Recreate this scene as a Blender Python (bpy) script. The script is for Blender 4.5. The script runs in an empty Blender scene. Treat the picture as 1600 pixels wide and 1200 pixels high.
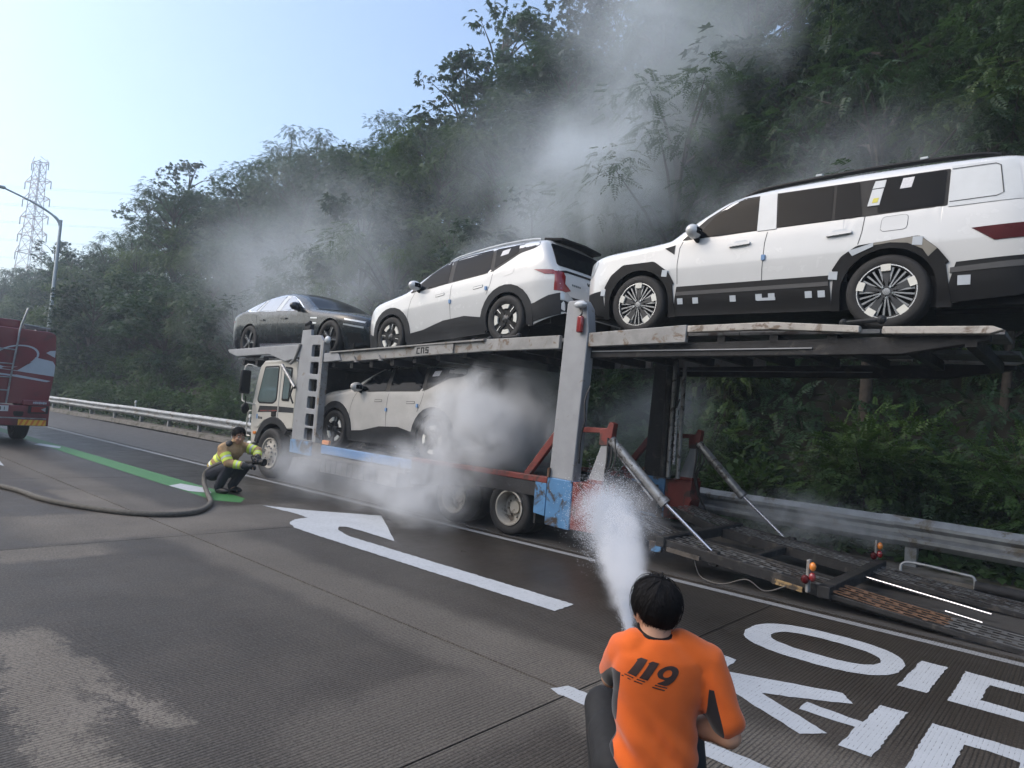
import bpy, bmesh, math, random
from math import sin, cos, pi, radians, sqrt, tan, atan2
from mathutils import Vector, Matrix, Euler
from mathutils.bvhtree import BVHTree
from mathutils.geometry import delaunay_2d_cdt
from mathutils import noise as mnoise

S = bpy.context.scene
COL = S.collection
random.seed(11)

# ------------------------------------------------------------------ camera
CAM_H = 1.6304
cam_d = bpy.data.cameras.new('camera'); cam = bpy.data.objects.new('camera', cam_d); COL.objects.link(cam)
cam_d.sensor_width = 36.0; cam_d.sensor_fit = 'HORIZONTAL'; cam_d.lens = 23.361
cam_d.clip_start = 0.05; cam_d.clip_end = 3000
_v1 = Vector((-375.0-800, 557.7-600, 1038.257)).normalized(); _v2 = Vector((1713.0-800, 723.0-600, 1038.257)).normalized()
_X = -_v1; _Y = _v2; _Z = _X.cross(_Y)
_right = Vector((_X.x, _Y.x, _Z.x)); _down = Vector((_X.y, _Y.y, _Z.y)); _fwd = Vector((_X.z, _Y.z, _Z.z))
_m = Matrix((( _right.x, -_down.x, -_fwd.x, 0), (_right.y, -_down.y, -_fwd.y, 0), (_right.z, -_down.z, -_fwd.z, CAM_H), (0, 0, 0, 1)))
cam.matrix_world = _m
S.camera = cam

# ------------------------------------------------------------------ world, sun, exposure
W = bpy.data.worlds.new('World'); S.world = W; W.use_nodes = True
_nt = W.node_tree; _nt.nodes.clear()
_sky = _nt.nodes.new('ShaderNodeTexSky'); _sky.sky_type = 'NISHITA'; _sky.sun_disc = False
SUN_EL, SUN_AZ = radians(42), radians(-140)          # hazy sun, out of frame behind the left shoulder
_sky.sun_elevation = SUN_EL; _sky.sun_rotation = SUN_AZ
_sky.altitude = 100; _sky.air_density = 1.2; _sky.dust_density = 4.0; _sky.ozone_density = 2.0
_bg = _nt.nodes.new('ShaderNodeBackground'); _bg.inputs['Strength'].default_value = 0.15
_wo = _nt.nodes.new('ShaderNodeOutputWorld')
_nt.links.new(_sky.outputs[0], _bg.inputs[0]); _nt.links.new(_bg.outputs[0], _wo.inputs[0])
sun_d = bpy.data.lights.new('sun', 'SUN'); sun = bpy.data.objects.new('sun', sun_d); COL.objects.link(sun)
sun_d.energy = 0.5; sun_d.angle = radians(110); sun_d.color = (1.0, 0.97, 0.93)
_sd = Vector((sin(SUN_AZ)*cos(SUN_EL), cos(SUN_AZ)*cos(SUN_EL), sin(SUN_EL)))   # towards the sun
sun.rotation_euler = _sd.to_track_quat('Z', 'Y').to_euler(); sun.location = (0, 0, 60)
S.view_settings.view_transform = 'Standard'; S.view_settings.look = 'None'
S.view_settings.exposure = 1.03; S.view_settings.gamma = 1.0; S.view_settings.use_curve_mapping = False
S.render.engine = 'CYCLES'
cy = S.cycles
cy.max_bounces = 6; cy.diffuse_bounces = 3; cy.glossy_bounces = 3; cy.transmission_bounces = 3
cy.transparent_max_bounces = 8; cy.volume_bounces = 2; cy.volume_step_rate = 1.5; cy.volume_max_steps = 160
cy.use_denoising = True; cy.use_adaptive_sampling = True; cy.adaptive_threshold = 0.02
cy.caustics_reflective = False; cy.caustics_refractive = False; cy.sample_clamp_indirect = 4.0

# ------------------------------------------------------------------ materials
MATS = {}
class NT:
    def __init__(s, m): s.t = m.node_tree; s.n = s.t.nodes
    def new(s, typ, **kw):
        n = s.n.new(typ)
        for k, v in kw.items(): setattr(n, k, v)
        return n
    def l(s, a, b): s.t.links.new(a, b)
    def math(s, op, a, b=None, c=None):
        n = s.new('ShaderNodeMath', operation=op)
        for i, v in enumerate((a, b, c)):
            if v is None: continue
            if isinstance(v, (int, float)): n.inputs[i].default_value = v
            else: s.l(v, n.inputs[i])
        return n.outputs[0]
    def noise(s, vec, scale, detail=4, rough=.55, dist=0):
        n = s.new('ShaderNodeTexNoise'); n.inputs['Scale'].default_value = scale; n.inputs['Detail'].default_value = detail
        n.inputs['Roughness'].default_value = rough; n.inputs['Distortion'].default_value = dist
        if vec is not None: s.l(vec, n.inputs['Vector'])
        return n.outputs['Fac']
    def ramp(s, fac, pts):
        n = s.new('ShaderNodeValToRGB'); e = n.color_ramp.elements
        while len(e) < len(pts): e.new(.5)
        for i, (p, c) in enumerate(pts):
            e[i].position = p; e[i].color = c if len(c) == 4 else (*c, 1)
        s.l(fac, n.inputs[0]); return n.outputs[0]
    def mix(s, fac, a, b):
        n = s.new('ShaderNodeMix', data_type='RGBA')
        for k, v in ((0, fac), (6, a), (7, b)):
            if isinstance(v, (int, float)): n.inputs[k].default_value = v
            elif isinstance(v, tuple): n.inputs[k].default_value = (*v, 1) if len(v) == 3 else v
            else: s.l(v, n.inputs[k])
        return n.outputs[2]
    def bump(s, h, strength, dist=.01):
        n = s.new('ShaderNodeBump'); n.inputs['Strength'].default_value = strength; n.inputs['Distance'].default_value = dist
        s.l(h, n.inputs['Height']); return n.outputs[0]
    def mapping(s, vec, scale=(1, 1, 1), loc=(0, 0, 0)):
        n = s.new('ShaderNodeMapping'); n.inputs['Scale'].default_value = scale; n.inputs['Location'].default_value = loc
        s.l(vec, n.inputs['Vector']); return n.outputs[0]

def mat(name, col=(.5, .5, .5), rough=.6, metal=0, var=.12, vscale=6, bump=0, bscale=40, coat=0, emit=None, estr=0,
        dirt=None, dscale=2.5, damt=.5, spec=.5, trans=0):
    """plain painted / metal / cloth surface with grain, and optional blotches of dirt or rust."""
    if name in MATS: return MATS[name]
    m = bpy.data.materials.new(name); m.use_nodes = True; t = NT(m)
    b = t.n['Principled BSDF']; tc = t.new('ShaderNodeTexCoord').outputs['Object']
    f = t.noise(tc, vscale, 5)
    lo = tuple(c*(1-var) for c in col); hi = tuple(min(1, c*(1+var)) for c in col)
    c = t.ramp(f, [(.3, lo), (.7, hi)])
    if dirt:
        d = t.noise(tc, dscale, 7, .65, .6)
        k = t.ramp(d, [(.62-damt*.3, (0, 0, 0)), (.70-damt*.3, (1, 1, 1))])
        c = t.mix(k, c, dirt)
    t.l(c, b.inputs['Base Color'])
    r = t.math('MULTIPLY_ADD', t.noise(tc, vscale*2.3, 4), .24, rough-.12)
    t.l(r, b.inputs['Roughness']); b.inputs['Metallic'].default_value = metal
    b.inputs['Specular IOR Level'].default_value = spec
    if coat: b.inputs['Coat Weight'].default_value = coat; b.inputs['Coat Roughness'].default_value = .04
    if trans: b.inputs['Transmission Weight'].default_value = trans
    if bump: t.l(t.bump(t.noise(tc, bscale, 6), bump, .01), b.inputs['Normal'])
    if emit: b.inputs['Emission Color'].default_value = (*emit, 1); b.inputs['Emission Strength'].default_value = estr
    MATS[name] = m; return m

# ------------------------------------------------------------------ mesh helpers
class MB:
    def __init__(s): s.v = []; s.f = []
    def add(s, vs, fs):
        o = len(s.v); s.v += [tuple(v) for v in vs]; s.f += [tuple(i+o for i in f) for f in fs]; return s
    def box(s, c, d, rot=None):
        x, y, z = (k/2 for k in d)
        vs = [Vector(p) for p in ((-x,-y,-z),(x,-y,-z),(x,y,-z),(-x,y,-z),(-x,-y,z),(x,-y,z),(x,y,z),(-x,y,z))]
        if rot is not None:
            R = Euler(rot).to_matrix() if not isinstance(rot, Matrix) else rot; vs = [R @ v for v in vs]
        c = Vector(c)
        return s.add([v+c for v in vs], [(0,3,2,1),(4,5,6,7),(0,1,5,4),(1,2,6,5),(2,3,7,6),(3,0,4,7)])
    def bar(s, a, b, w, h, up=(0, 0, 1)):
        a, b = Vector(a), Vector(b); d = b-a; L = d.length; d.normalize(); up = Vector(up)
        sd = d.cross(up)
        if sd.length < 1e-4: sd = d.cross(Vector((1, 0, 0)))
        sd.normalize(); u = sd.cross(d)
        return s.box((a+b)/2, (L, w, h), Matrix((d, sd, u)).transposed())
    def cyl(s, a, b, r0, r1=None, n=12, caps=True):
        a, b = Vector(a), Vector(b); r1 = r0 if r1 is None else r1; d = (b-a).normalized()
        u = d.cross(Vector((0, 0, 1)));
        if u.length < 1e-3: u = d.cross(Vector((1, 0, 0)))
        u.normalize(); w = d.cross(u); vs = []
        for c, r in ((a, r0), (b, r1)):
            for i in range(n): t = 2*pi*i/n; vs.append(c+(u*cos(t)+w*sin(t))*r)
        fs = [(i, (i+1) % n, n+(i+1) % n, n+i) for i in range(n)]
        if caps: fs += [tuple(range(n-1, -1, -1)), tuple(range(n, 2*n))]
        return s.add(vs, fs)
    def tube(s, pts, r, n=8, caps=True):
        P = [Vector(p) for p in pts]; vs = []; fs = []; u = None
        for i, p in enumerate(P):
            d = (P[min(i+1, len(P)-1)]-P[max(i-1, 0)])
            d = d.normalized() if d.length > 1e-9 else Vector((0, 0, 1))
            if u is None:
                u = d.cross(Vector((0, 0, 1)));
                if u.length < 1e-3: u = d.cross(Vector((1, 0, 0)))
            u = (u - d*u.dot(d)).normalized(); w = d.cross(u); rr = r[i] if isinstance(r, (list, tuple)) else r
            for k in range(n): t = 2*pi*k/n; vs.append(p+(u*cos(t)+w*sin(t))*rr)
        for i in range(len(P)-1):
            for k in range(n): a = i*n+k; b = i*n+(k+1) % n; fs.append((a, b, b+n, a+n))
        if caps: fs += [tuple(range(n-1, -1, -1)), tuple(range((len(P)-1)*n, len(P)*n))]
        return s.add(vs, fs)
    def lathe(s, prof, c, axis='y', n=32):
        """prof: list of (r, a): radius and distance along the axis; open profile."""
        c = Vector(c); vs = []; fs = []; m = len(prof)
        for i in range(n):
            t = 2*pi*i/n
            for r, a in prof:
                p = {'y': (r*cos(t), a, r*sin(t)), 'z': (r*cos(t), r*sin(t), a), 'x': (a, r*cos(t), r*sin(t))}[axis]
                vs.append(c+Vector(p))
        for i in range(n):
            j = (i+1) % n
            for k in range(m-1): fs.append((i*m+k, j*m+k, j*m+k+1, i*m+k+1))
        return s.add(vs, fs)
    def prism(s, poly, a, b, axis='y'):
        """polygon in the two other axes, extruded from a to b along axis."""
        n = len(poly); mk = {'y': lambda p, t: (p[0], t, p[1]), 'x': lambda p, t: (t, p[0], p[1]), 'z': lambda p, t: (p[0], p[1], t)}[axis]
        vs = [mk(p, a) for p in poly]+[mk(p, b) for p in poly]
        return s.add(vs, [(i, (i+1) % n, n+(i+1) % n, n+i) for i in range(n)]+[tuple(range(n-1, -1, -1)), tuple(range(n, 2*n))])
    def ell(s, c, r, n=12, m=8, rot=None):
        c = Vector(c); vs = []; fs = []
        R = Euler(rot).to_matrix() if rot is not None else None
        for j in range(m+1):
            ph = pi*j/m-pi/2
            for i in range(n):
                t = 2*pi*i/n; v = Vector((r[0]*cos(ph)*cos(t), r[1]*cos(ph)*sin(t), r[2]*sin(ph)))
                vs.append(c+(R @ v if R else v))
        for j in range(m):
            for i in range(n): a = j*n+i; b = j*n+(i+1) % n; fs.append((a, b, b+n, a+n))
        return s.add(vs, fs)
    def mesh(s, name):
        me = bpy.data.meshes.new(name); me.from_pydata(s.v, [], s.f); me.validate(); return me

def finish(me, smooth=None, fixn=True):
    bm = bmesh.new(); bm.from_mesh(me); bmesh.ops.remove_doubles(bm, verts=bm.verts, dist=1e-5)
    if fixn: bmesh.ops.recalc_face_normals(bm, faces=bm.faces)
    if smooth is not None:
        for f in bm.faces: f.smooth = True
        for e in bm.edges:
            e.smooth = len(e.link_faces) == 2 and e.calc_face_angle(0) < radians(smooth)
    bm.to_mesh(me); bm.free()

def link(name, me, m=None, parent=None, **pr):
    o = bpy.data.objects.new(name, me); COL.objects.link(o)
    if m is not None and me is not None:
        if not me.materials: me.materials.append(m)
    if parent is not None: o.parent = parent
    tag(o, **pr); return o
def tag(o, label=None, cat=None, group=None, kind=None):
    if label: o['label'] = label
    if cat: o['category'] = cat
    if group: o['group'] = group
    if kind: o['kind'] = kind
    return o
def build(name, mb, m, parent=None, smooth=40, bevel=0, seg=2, fixn=True, **pr):
    me = mb.mesh(name); finish(me, smooth, fixn); o = link(name, me, m, parent, **pr)
    if bevel:
        b = o.modifiers.new('bevel', 'BEVEL'); b.width = bevel; b.segments = seg; b.limit_method = 'ANGLE'; b.angle_limit = radians(40)
    return o
def empty(name, loc=(0, 0, 0), rot=(0, 0, 0), **pr):
    o = bpy.data.objects.new(name, None); COL.objects.link(o); o.location = loc; o.rotation_euler = rot
    o.empty_display_size = .2; tag(o, **pr); return o
def copy_tree(o, parent=None):
    c = o.copy(); COL.objects.link(c); c.parent = parent
    for ch in [k for k in COL.objects if k.parent == o]: copy_tree(ch, c)
    return c
def catmull(pts, n):
    P = [Vector(p) for p in pts]; out = []
    for i in range(len(P)-1):
        p0 = P[max(i-1, 0)]; p1 = P[i]; p2 = P[i+1]; p3 = P[min(i+2, len(P)-1)]
        for k in range(n):
            t = k/n; out.append(.5*((2*p1)+(p2-p0)*t+(2*p0-5*p1+4*p2-p3)*t*t+(3*p1-p0-3*p2+p3)*t**3))
    out.append(P[-1]); return out
def lerp_curve(pts, x):
    if x <= pts[0][0]: return pts[0][1]
    for (a, b), (c, d) in zip(pts, pts[1:]):
        if x <= c: return b+(d-b)*(x-a)/(c-a) if c > a else d
    return pts[-1][1]
def smooth_curve(pts):
    """monotone cubic (Fritsch-Carlson) through (x, z) points, x increasing"""
    xs = [p[0] for p in pts]; ys = [p[1] for p in pts]; n = len(pts)
    d = [(ys[i+1]-ys[i])/(xs[i+1]-xs[i]) for i in range(n-1)]
    m = [d[0]]+[0 if d[i-1]*d[i] <= 0 else 2*d[i-1]*d[i]/(d[i-1]+d[i]) for i in range(1, n-1)]+[d[-1]]
    def f(x):
        if x <= xs[0]: return ys[0]
        if x >= xs[-1]: return ys[-1]
        i = 0
        while x > xs[i+1]: i += 1
        h = xs[i+1]-xs[i]; t = (x-xs[i])/h
        return (2*t**3-3*t*t+1)*ys[i]+(t**3-2*t*t+t)*h*m[i]+(-2*t**3+3*t*t)*ys[i+1]+(t**3-t*t)*h*m[i+1]
    return f
def in_poly(p, poly):
    x, y = p; c = False; j = len(poly)-1
    for i in range(len(poly)):
        xi, yi = poly[i]; xj, yj = poly[j]
        if (yi > y) != (yj > y) and x < (xj-xi)*(y-yi)/(yj-yi)+xi: c = not c
        j = i
    return c
def resample(poly, step, closed=True):
    out = []; n = len(poly)
    for i in range(n if closed else n-1):
        a = Vector(poly[i]); b = Vector(poly[(i+1) % n]); k = max(1, int((b-a).length/step))
        out += [tuple(a+(b-a)*(j/k)) for j in range(k)]
    if not closed: out.append(tuple(poly[-1]))
    return out
def round_poly(poly, r, n=4):
    out = []; N = len(poly)
    for i in range(N):
        p = Vector(poly[i]); a = Vector(poly[i-1])-p; b = Vector(poly[(i+1) % N])-p
        k = min(r, a.length*.45, b.length*.45); a = p+a.normalized()*k; b = p+b.normalized()*k
        for j in range(n+1): t = j/n; out.append(tuple(a*(1-t)**2+p*2*t*(1-t)+b*t*t))
    return out
def fill2d(poly, step, holes=()):
    """triangulate a polygon with inner points, returns verts2d, faces, loops of boundary"""
    loops = [resample(poly, step)]+[resample(h, step) for h in holes]
    pts = []; edges = []; bl = []
    for L in loops:
        o = len(pts); pts += [Vector(p[:2]) for p in L]; n = len(L); edges += [(o+i, o+(i+1) % n) for i in range(n)]; bl.append([Vector(p[:2]) for p in L])
    xs = [p.x for p in pts]; ys = [p.y for p in pts]; x = min(xs)+step*.5
    while x < max(xs):
        y = min(ys)+step*.5
        while y < max(ys):
            if in_poly((x, y), loops[0]) and not any(in_poly((x, y), h) for h in loops[1:]):
                if min((Vector((x, y))-p).length_squared for p in pts[:sum(len(L) for L in loops)]) > (step*.45)**2: pts.append(Vector((x, y)))
            y += step
        x += step
    V, E, F, *_ = delaunay_2d_cdt(pts, edges, [], 0, 1e-6)
    F = [f for f in F if in_poly(sum((V[i] for i in f), Vector((0, 0)))/len(f), loops[0]) and not any(in_poly(sum((V[i] for i in f), Vector((0, 0)))/len(f), h) for h in loops[1:])]
    return V, F
def patch(bvh, poly, axis, off, step=.06, holes=(), skirt=True, far=6.0, depth=None):
    """lay a polygon on a surface: rays shot along an axis ('-y','+y','-x','+x','-z'); lifted by off with a rim"""
    V, F = fill2d(poly, step, holes); sg = -1 if axis[0] == '-' else 1; ax = axis[1]
    d = {'x': Vector((1, 0, 0)), 'y': Vector((0, 1, 0)), 'z': Vector((0, 0, 1))}[ax]*sg
    out = []; base = []
    for v in V:
        p = {'x': Vector((0, v.x, v.y)), 'y': Vector((v.x, 0, v.y)), 'z': Vector((v.x, v.y, 0))}[ax] - d*far
        h = bvh.ray_cast(p, d)
        if h[0] is None:
            q = None
            for k in range(1, 14):
                for a in range(8):
                    e = {'x': Vector((0, cos(a*pi/4), sin(a*pi/4))), 'y': Vector((cos(a*pi/4), 0, sin(a*pi/4))), 'z': Vector((cos(a*pi/4), sin(a*pi/4), 0))}[ax]*(.012*k)
                    h = bvh.ray_cast(p+e, d)
                    if h[0] is not None: q = h[0]-e; break
                if q is not None: break
            if q is None: q = bvh.find_nearest(p+d*far)[0]
        else: q = h[0]
        base.append(q); out.append(q-d*off)
    mb = MB(); n = len(out); mb.v = [tuple(p) for p in out]; mb.f = [tuple(f) for f in F]
    if skirt:
        cnt = {}
        for f in F:
            for i in range(len(f)): e = (f[i], f[(i+1) % len(f)]); cnt[tuple(sorted(e))] = cnt.get(tuple(sorted(e)), 0)+1
        mb.v += [tuple(p+d*.01) for p in base]
        for f in F:
            for i in range(len(f)):
                a, b = f[i], f[(i+1) % len(f)]
                if cnt[tuple(sorted((a, b)))] == 1: mb.f.append((a, b, b+n, a+n))
    return mb
def ribbon(path, w):
    """2D strip polygon about a polyline"""
    P = [Vector(p) for p in path]; L = []; Rr = []
    for i, p in enumerate(P):
        d = (P[min(i+1, len(P)-1)]-P[max(i-1, 0)]).normalized(); q = Vector((-d.y, d.x))*w/2
        L.append(tuple(p+q)); Rr.append(tuple(p-q))
    return L+Rr[::-1]
def bvh_of(o):
    me = o.data; return BVHTree.FromPolygons([v.co.copy() for v in me.vertices], [tuple(p.vertices) for p in me.polygons])
def remesh_union(name, mb, voxel, smooth_it=4, dec=None):
    """fuse overlapping pieces into one continuous skin"""
    me = mb.mesh(name+'_raw'); finish(me); o = bpy.data.objects.new('tmp', me); COL.objects.link(o)
    r = o.modifiers.new('r', 'REMESH'); r.mode = 'VOXEL'; r.voxel_size = voxel
    if smooth_it: k = o.modifiers.new('s', 'SMOOTH'); k.factor = .5; k.iterations = smooth_it
    if dec: d = o.modifiers.new('d', 'DECIMATE'); d.ratio = dec
    dg = bpy.context.evaluated_depsgraph_get(); out = bpy.data.meshes.new_from_object(o.evaluated_get(dg)); out.name = name
    bpy.data.objects.remove(o); bpy.data.meshes.remove(me)
    for p in out.polygons: p.use_smooth = True
    return out
import numpy as np
# ================================================================== ROAD
def concrete_mat():
    m = bpy.data.materials.new('grooved_wet_concrete'); m.use_nodes = True; t = NT(m); b = t.n['Principled BSDF']
    pos = t.new('ShaderNodeTexCoord').outputs['Object']
    sp = t.new('ShaderNodeSeparateXYZ'); t.l(pos, sp.inputs[0]); X, Y = sp.outputs[0], sp.outputs[1]
    n1 = t.noise(pos, .55, 8, .62, .4); n2 = t.noise(pos, 3.1, 7, .65); n3 = t.noise(pos, 38, 5, .7); n4 = t.noise(pos, 62, 4, .75); n5 = t.noise(pos, 14, 5, .75)
    stre = t.noise(t.mapping(pos, (.25, 2.2, 1)), 1.3, 7, .6, .5)
    # dampness: 0 dry .. 1 wet
    e = t.math('ADD', n1, t.math('MULTIPLY_ADD', n2, .42, -.21))
    e = t.math('ADD', e, t.math('MULTIPLY_ADD', stre, .5, -.25))
    dry = t.ramp(e, [(.40, (0, 0, 0)), (.85, (1, 1, 1))])
    # paler worn band that follows the slab joint, and the splashed dry streaks at the near left
    wob = t.math('MULTIPLY_ADD', n2, 1.1, -.55); wob = t.math('MULTIPLY_ADD', n3, .75, t.math('SUBTRACT', wob, .25)); wob = t.math('MULTIPLY_ADD', n5, .7, t.math('SUBTRACT', wob, .35))
    def band(v, c, half, soft, w=.35):
        d = t.math('ABSOLUTE', t.math('SUBTRACT', t.math('MULTIPLY_ADD', wob, w, v), c))
        mr = t.new('ShaderNodeMapRange'); mr.interpolation_type = 'SMOOTHSTEP'; t.l(d, mr.inputs[0])
        mr.inputs[1].default_value = half-soft; mr.inputs[2].default_value = half+soft; mr.inputs[3].default_value = 1; mr.inputs[4].default_value = 0
        return mr.outputs[0]
    b1 = t.math('MULTIPLY', band(Y, 3.55, .42, .16), .55)
    b2 = t.math('MULTIPLY', t.math('MULTIPLY', band(X, -8.6, .85, .12), band(Y, 3.9, 1.9, .3)), .75)
    b2b = t.math('MULTIPLY', t.math('MULTIPLY', band(X, -10.2, 1.5, .2), band(Y, 3.25, .25, .08)), .9)
    Ysh = t.math('MULTIPLY_ADD', X, .10, t.math('ADD', Y, .44))
    b3 = t.math('MULTIPLY', band(Ysh, 1.24, .17, .04, .55), band(X, -4.0, 1.1, .12, .6))
    b3b = t.math('MULTIPLY', band(t.math('MULTIPLY_ADD', X, -.12, Y), 1.93, .07, .03, .4), band(X, -4.0, .75, .1, .6))
    b4 = t.math('MULTIPLY', t.math('MULTIPLY', band(X, -2.6, .45, .15), band(Y, 2.55, .75, .20)), .38)
    b5 = t.math('MULTIPLY', t.math('MULTIPLY', band(X, -7.35, .28, .08), band(Y, 1.2, 1.3, .2)), .8)
    k = t.math('MULTIPLY', dry, .30)
    for q in (b1, b2, b2b, b3, b3b, b4, b5): k = t.math('MAXIMUM', k, q)
    k = t.math('MULTIPLY', k, t.math('MULTIPLY_ADD', n3, 1.3, .30)); 
    cl = t.new('ShaderNodeClamp'); t.l(k, cl.inputs[0]); k = cl.outputs[0]
    wet = t.mix(n3, (.030, .0245, .0195), (.061, .0505, .041)); dr = t.mix(n3, (.125, .110, .092), (.235, .212, .182))
    c = t.mix(k, wet, dr)
    agg = t.ramp(n4, [(.515, (0, 0, 0)), (.60, (1, 1, 1))]); c = t.mix(t.math('MULTIPLY', agg, .40), c, (.15, .14, .12)); pit = t.ramp(n4, [(.40, (1, 1, 1)), (.485, (0, 0, 0))]); c = t.mix(t.math('MULTIPLY', pit, .55), c, (.010, .009, .008)); c = t.mix(t.ramp(n5, [(.56, (0, 0, 0)), (.70, (.35, .35, .35))]), c, (.095, .085, .072))
    # transverse tining, about one groove per 28 mm, hand-raked so spacing and depth drift
    u = t.math('ADD', t.math('MULTIPLY', X, 2*pi/.024), t.math('MULTIPLY', t.noise(t.mapping(pos, (9, .35, 1)), 2.2, 3), 5.5))
    g = t.math('POWER', t.math('MULTIPLY_ADD', t.math('SINE', u), .5, .5), 3.0)
    depth = t.math('MULTIPLY', g, t.ramp(t.noise(pos, 1.1, 4), [(.3, (.25, .25, .25)), (.6, (1, 1, 1))]))
    c = t.mix(t.math('MULTIPLY', depth, .62), c, (.012, .011, .010))
    soak = t.new('ShaderNodeMapRange'); soak.interpolation_type = 'SMOOTHSTEP'; t.l(t.math('MULTIPLY_ADD', wob, .9, Y), soak.inputs[0]); soak.inputs[1].default_value = 3.9; soak.inputs[2].default_value = 5.6; soak.inputs[3].default_value = 0; soak.inputs[4].default_value = 1
    c = t.mix(t.math('MULTIPLY', soak.outputs[0], .38), c, (.012, .0105, .009))      # hose water has soaked the lane beside the truck
    t.l(c, b.inputs['Base Color'])
    t.l(t.math('ADD', t.math('SUBTRACT', t.math('MULTIPLY_ADD', k, .25, .48), t.math('MULTIPLY', soak.outputs[0], .27)), t.math('MULTIPLY', n2, .2)), b.inputs['Roughness'])
    b.inputs['Specular IOR Level'].default_value = .32
    hgt = t.math('SUBTRACT', t.math('MULTIPLY', n3, .35), t.math('MULTIPLY', depth, 1.0))
    t.l(t.bump(hgt, .75, .006), b.inputs['Normal'])
    return m
M_conc = concrete_mat()
def asphalt_mat():
    m = bpy.data.materials.new('damp_asphalt'); m.use_nodes = True; t = NT(m); b = t.n['Principled BSDF']
    pos = t.new('ShaderNodeTexCoord').outputs['Object']
    n1 = t.noise(t.mapping(pos, (.3, 1.4, 1)), .9, 7, .6, .4); n3 = t.noise(pos, 90, 4, .7); n2 = t.noise(pos, 5, 6)
    c = t.mix(n1, (.022, .021, .021), (.060, .057, .054)); c = t.mix(t.math('MULTIPLY', n3, .5), c, (.10, .096, .09))
    t.l(c, b.inputs['Base Color']); t.l(t.math('MULTIPLY_ADD', n2, .35, .45), b.inputs['Roughness'])
    t.l(t.bump(n3, .6, .006), b.inputs['Normal']); return m
M_asph = asphalt_mat()
def paint_mat(name, col, worn):
    m = bpy.data.materials.new(name); m.use_nodes = True; t = NT(m); b = t.n['Principled BSDF']
    pos = t.new('ShaderNodeTexCoord').outputs['Object']; sp = t.new('ShaderNodeSeparateXYZ'); t.l(pos, sp.inputs[0])
    n1 = t.noise(pos, 2.4, 7, .65); n2 = t.noise(pos, 24, 6, .7); n3 = t.noise(pos, 120, 3, .7)
    u = t.math('ADD', t.math('MULTIPLY', sp.outputs[0], 2*pi/.024), t.math('MULTIPLY', t.noise(t.mapping(pos, (9, .35, 1)), 2.2, 3), 5.5))
    g = t.math('POWER', t.math('MULTIPLY_ADD', t.math('SINE', u), .5, .5), 6.0)
    chip = t.ramp(t.math('ADD', t.math('MULTIPLY', n2, .6), t.math('MULTIPLY', g, .26)), [(.60-worn*.12, (0, 0, 0)), (.66-worn*.12, (1, 1, 1))])
    c = t.mix(n1, tuple(k*.68 for k in col), col); c = t.mix(t.math('MULTIPLY', n3, .35), c, tuple(k*.5 for k in col))
    c = t.mix(t.math('MULTIPLY', chip, .85), c, (.05, .046, .042))
    t.l(c, b.inputs['Base Color']); t.l(t.math('MULTIPLY_ADD', n2, .3, .45), b.inputs['Roughness'])
    t.l(t.bump(t.math('SUBTRACT', t.math('MULTIPLY', n3, .4), g), .25, .003), b.inputs['Normal']); return m
M_white = paint_mat('worn_white_road_paint', (.50, .53, .56), .50)
M_line = paint_mat('dirty_white_road_paint', (.28, .29, .30), .8)
M_green = paint_mat('green_road_paint', (.045, .20, .055), .6)

road = build('road', MB().box((-260, 1.0, -.17), (880, 18.0, .30)), M_asph, kind='structure', label='wet grooved concrete carriageway with dark asphalt edge')
JX = [-39.85, -34.49, -29.13, -23.77, -18.41, -13.05, -7.69, -2.33, 3.03, 8.4]
JY = [(-7.4, -3.62), (-3.61, -.01), (0, 3.39), (3.40, 6.93)]
slab_me = {}
for (xa, xb) in zip(JX, JX[1:]):
    for (ya, yb) in JY:
        g = .006
        build('slab', MB().box(((xa+xb)/2, (ya+yb)/2, -.09), (xb-xa-2*g, yb-ya-2*g+.002, .18)), M_conc, road, smooth=None)
build('slab_run', MB().box((-370, -.235, -.09), (660.2, 14.33, .18)), M_conc, road, smooth=None)
build('verge_asphalt', MB().box((-260, 8.57, -.088), (880, 3.25, .18)), M_asph, road, smooth=None)

def flat(name, poly, m, z=.004, parent=None, holes=(), **pr):
    V, F = fill2d(poly, .25, holes); mb = MB(); mb.v = [(v.x, v.y, z) for v in V]; mb.f = [tuple(f) for f in F]
    me = mb.mesh(name); o = link(name, me, m, parent, kind='structure', **pr)
    for p in me.polygons:
        if p.normal.z < 0: p.flip()
    return o
def rough_edge(poly, amp=.006, step=.04):
    return [(p[0]+random.uniform(-amp, amp), p[1]+random.uniform(-amp, amp)) for p in resample(poly, step)]
L_road = 'painted on the concrete lane'
flat('edge_line', [(-160, 6.72), (6, 6.68), (6, 6.80), (-160, 6.86)], M_line, label='long solid white edge line running under the carrier truck side')
flat('lane_dash', rough_edge([(-2.45, 3.34), (-2.40, 3.46), (-.2, 3.47), (-.2, 3.31), (-2.36, 3.31)]), M_white, label='white lane dash beside the person in orange shirt')
flat('lane_dash', [(-21.5, 3.05), (-15.7, 3.02), (-14.9, 3.1), (-15.7, 3.2), (-21.5, 3.22)], M_white, label='white lane dash near the left edge by the fire engine')
flat('guide_line', [(-70, 4.86), (-20.5, 4.83), (-12.5, 4.74), (-10.05, 4.74), (-9.72, 5.0), (-10.1, 5.26), (-12.0, 5.25), (-20.7, 5.18), (-70, 5.2)], M_green, label='green painted guide stripe along the lane')
flat('guide_dash', [(-19.75, 4.66), (-20.1, 4.86), (-19.2, 5.1), (-18.75, 4.95), (-19.0, 4.82)], M_white, z=.008, label='far white mark on the green guide stripe')
flat('guide_dash', [(-11.75, 4.74), (-11.98, 5.03), (-11.3, 5.2), (-10.75, 5.02), (-11.05, 4.78)], M_white, z=.008, label='near white mark on the green guide stripe by the crouching firefighter')
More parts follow.
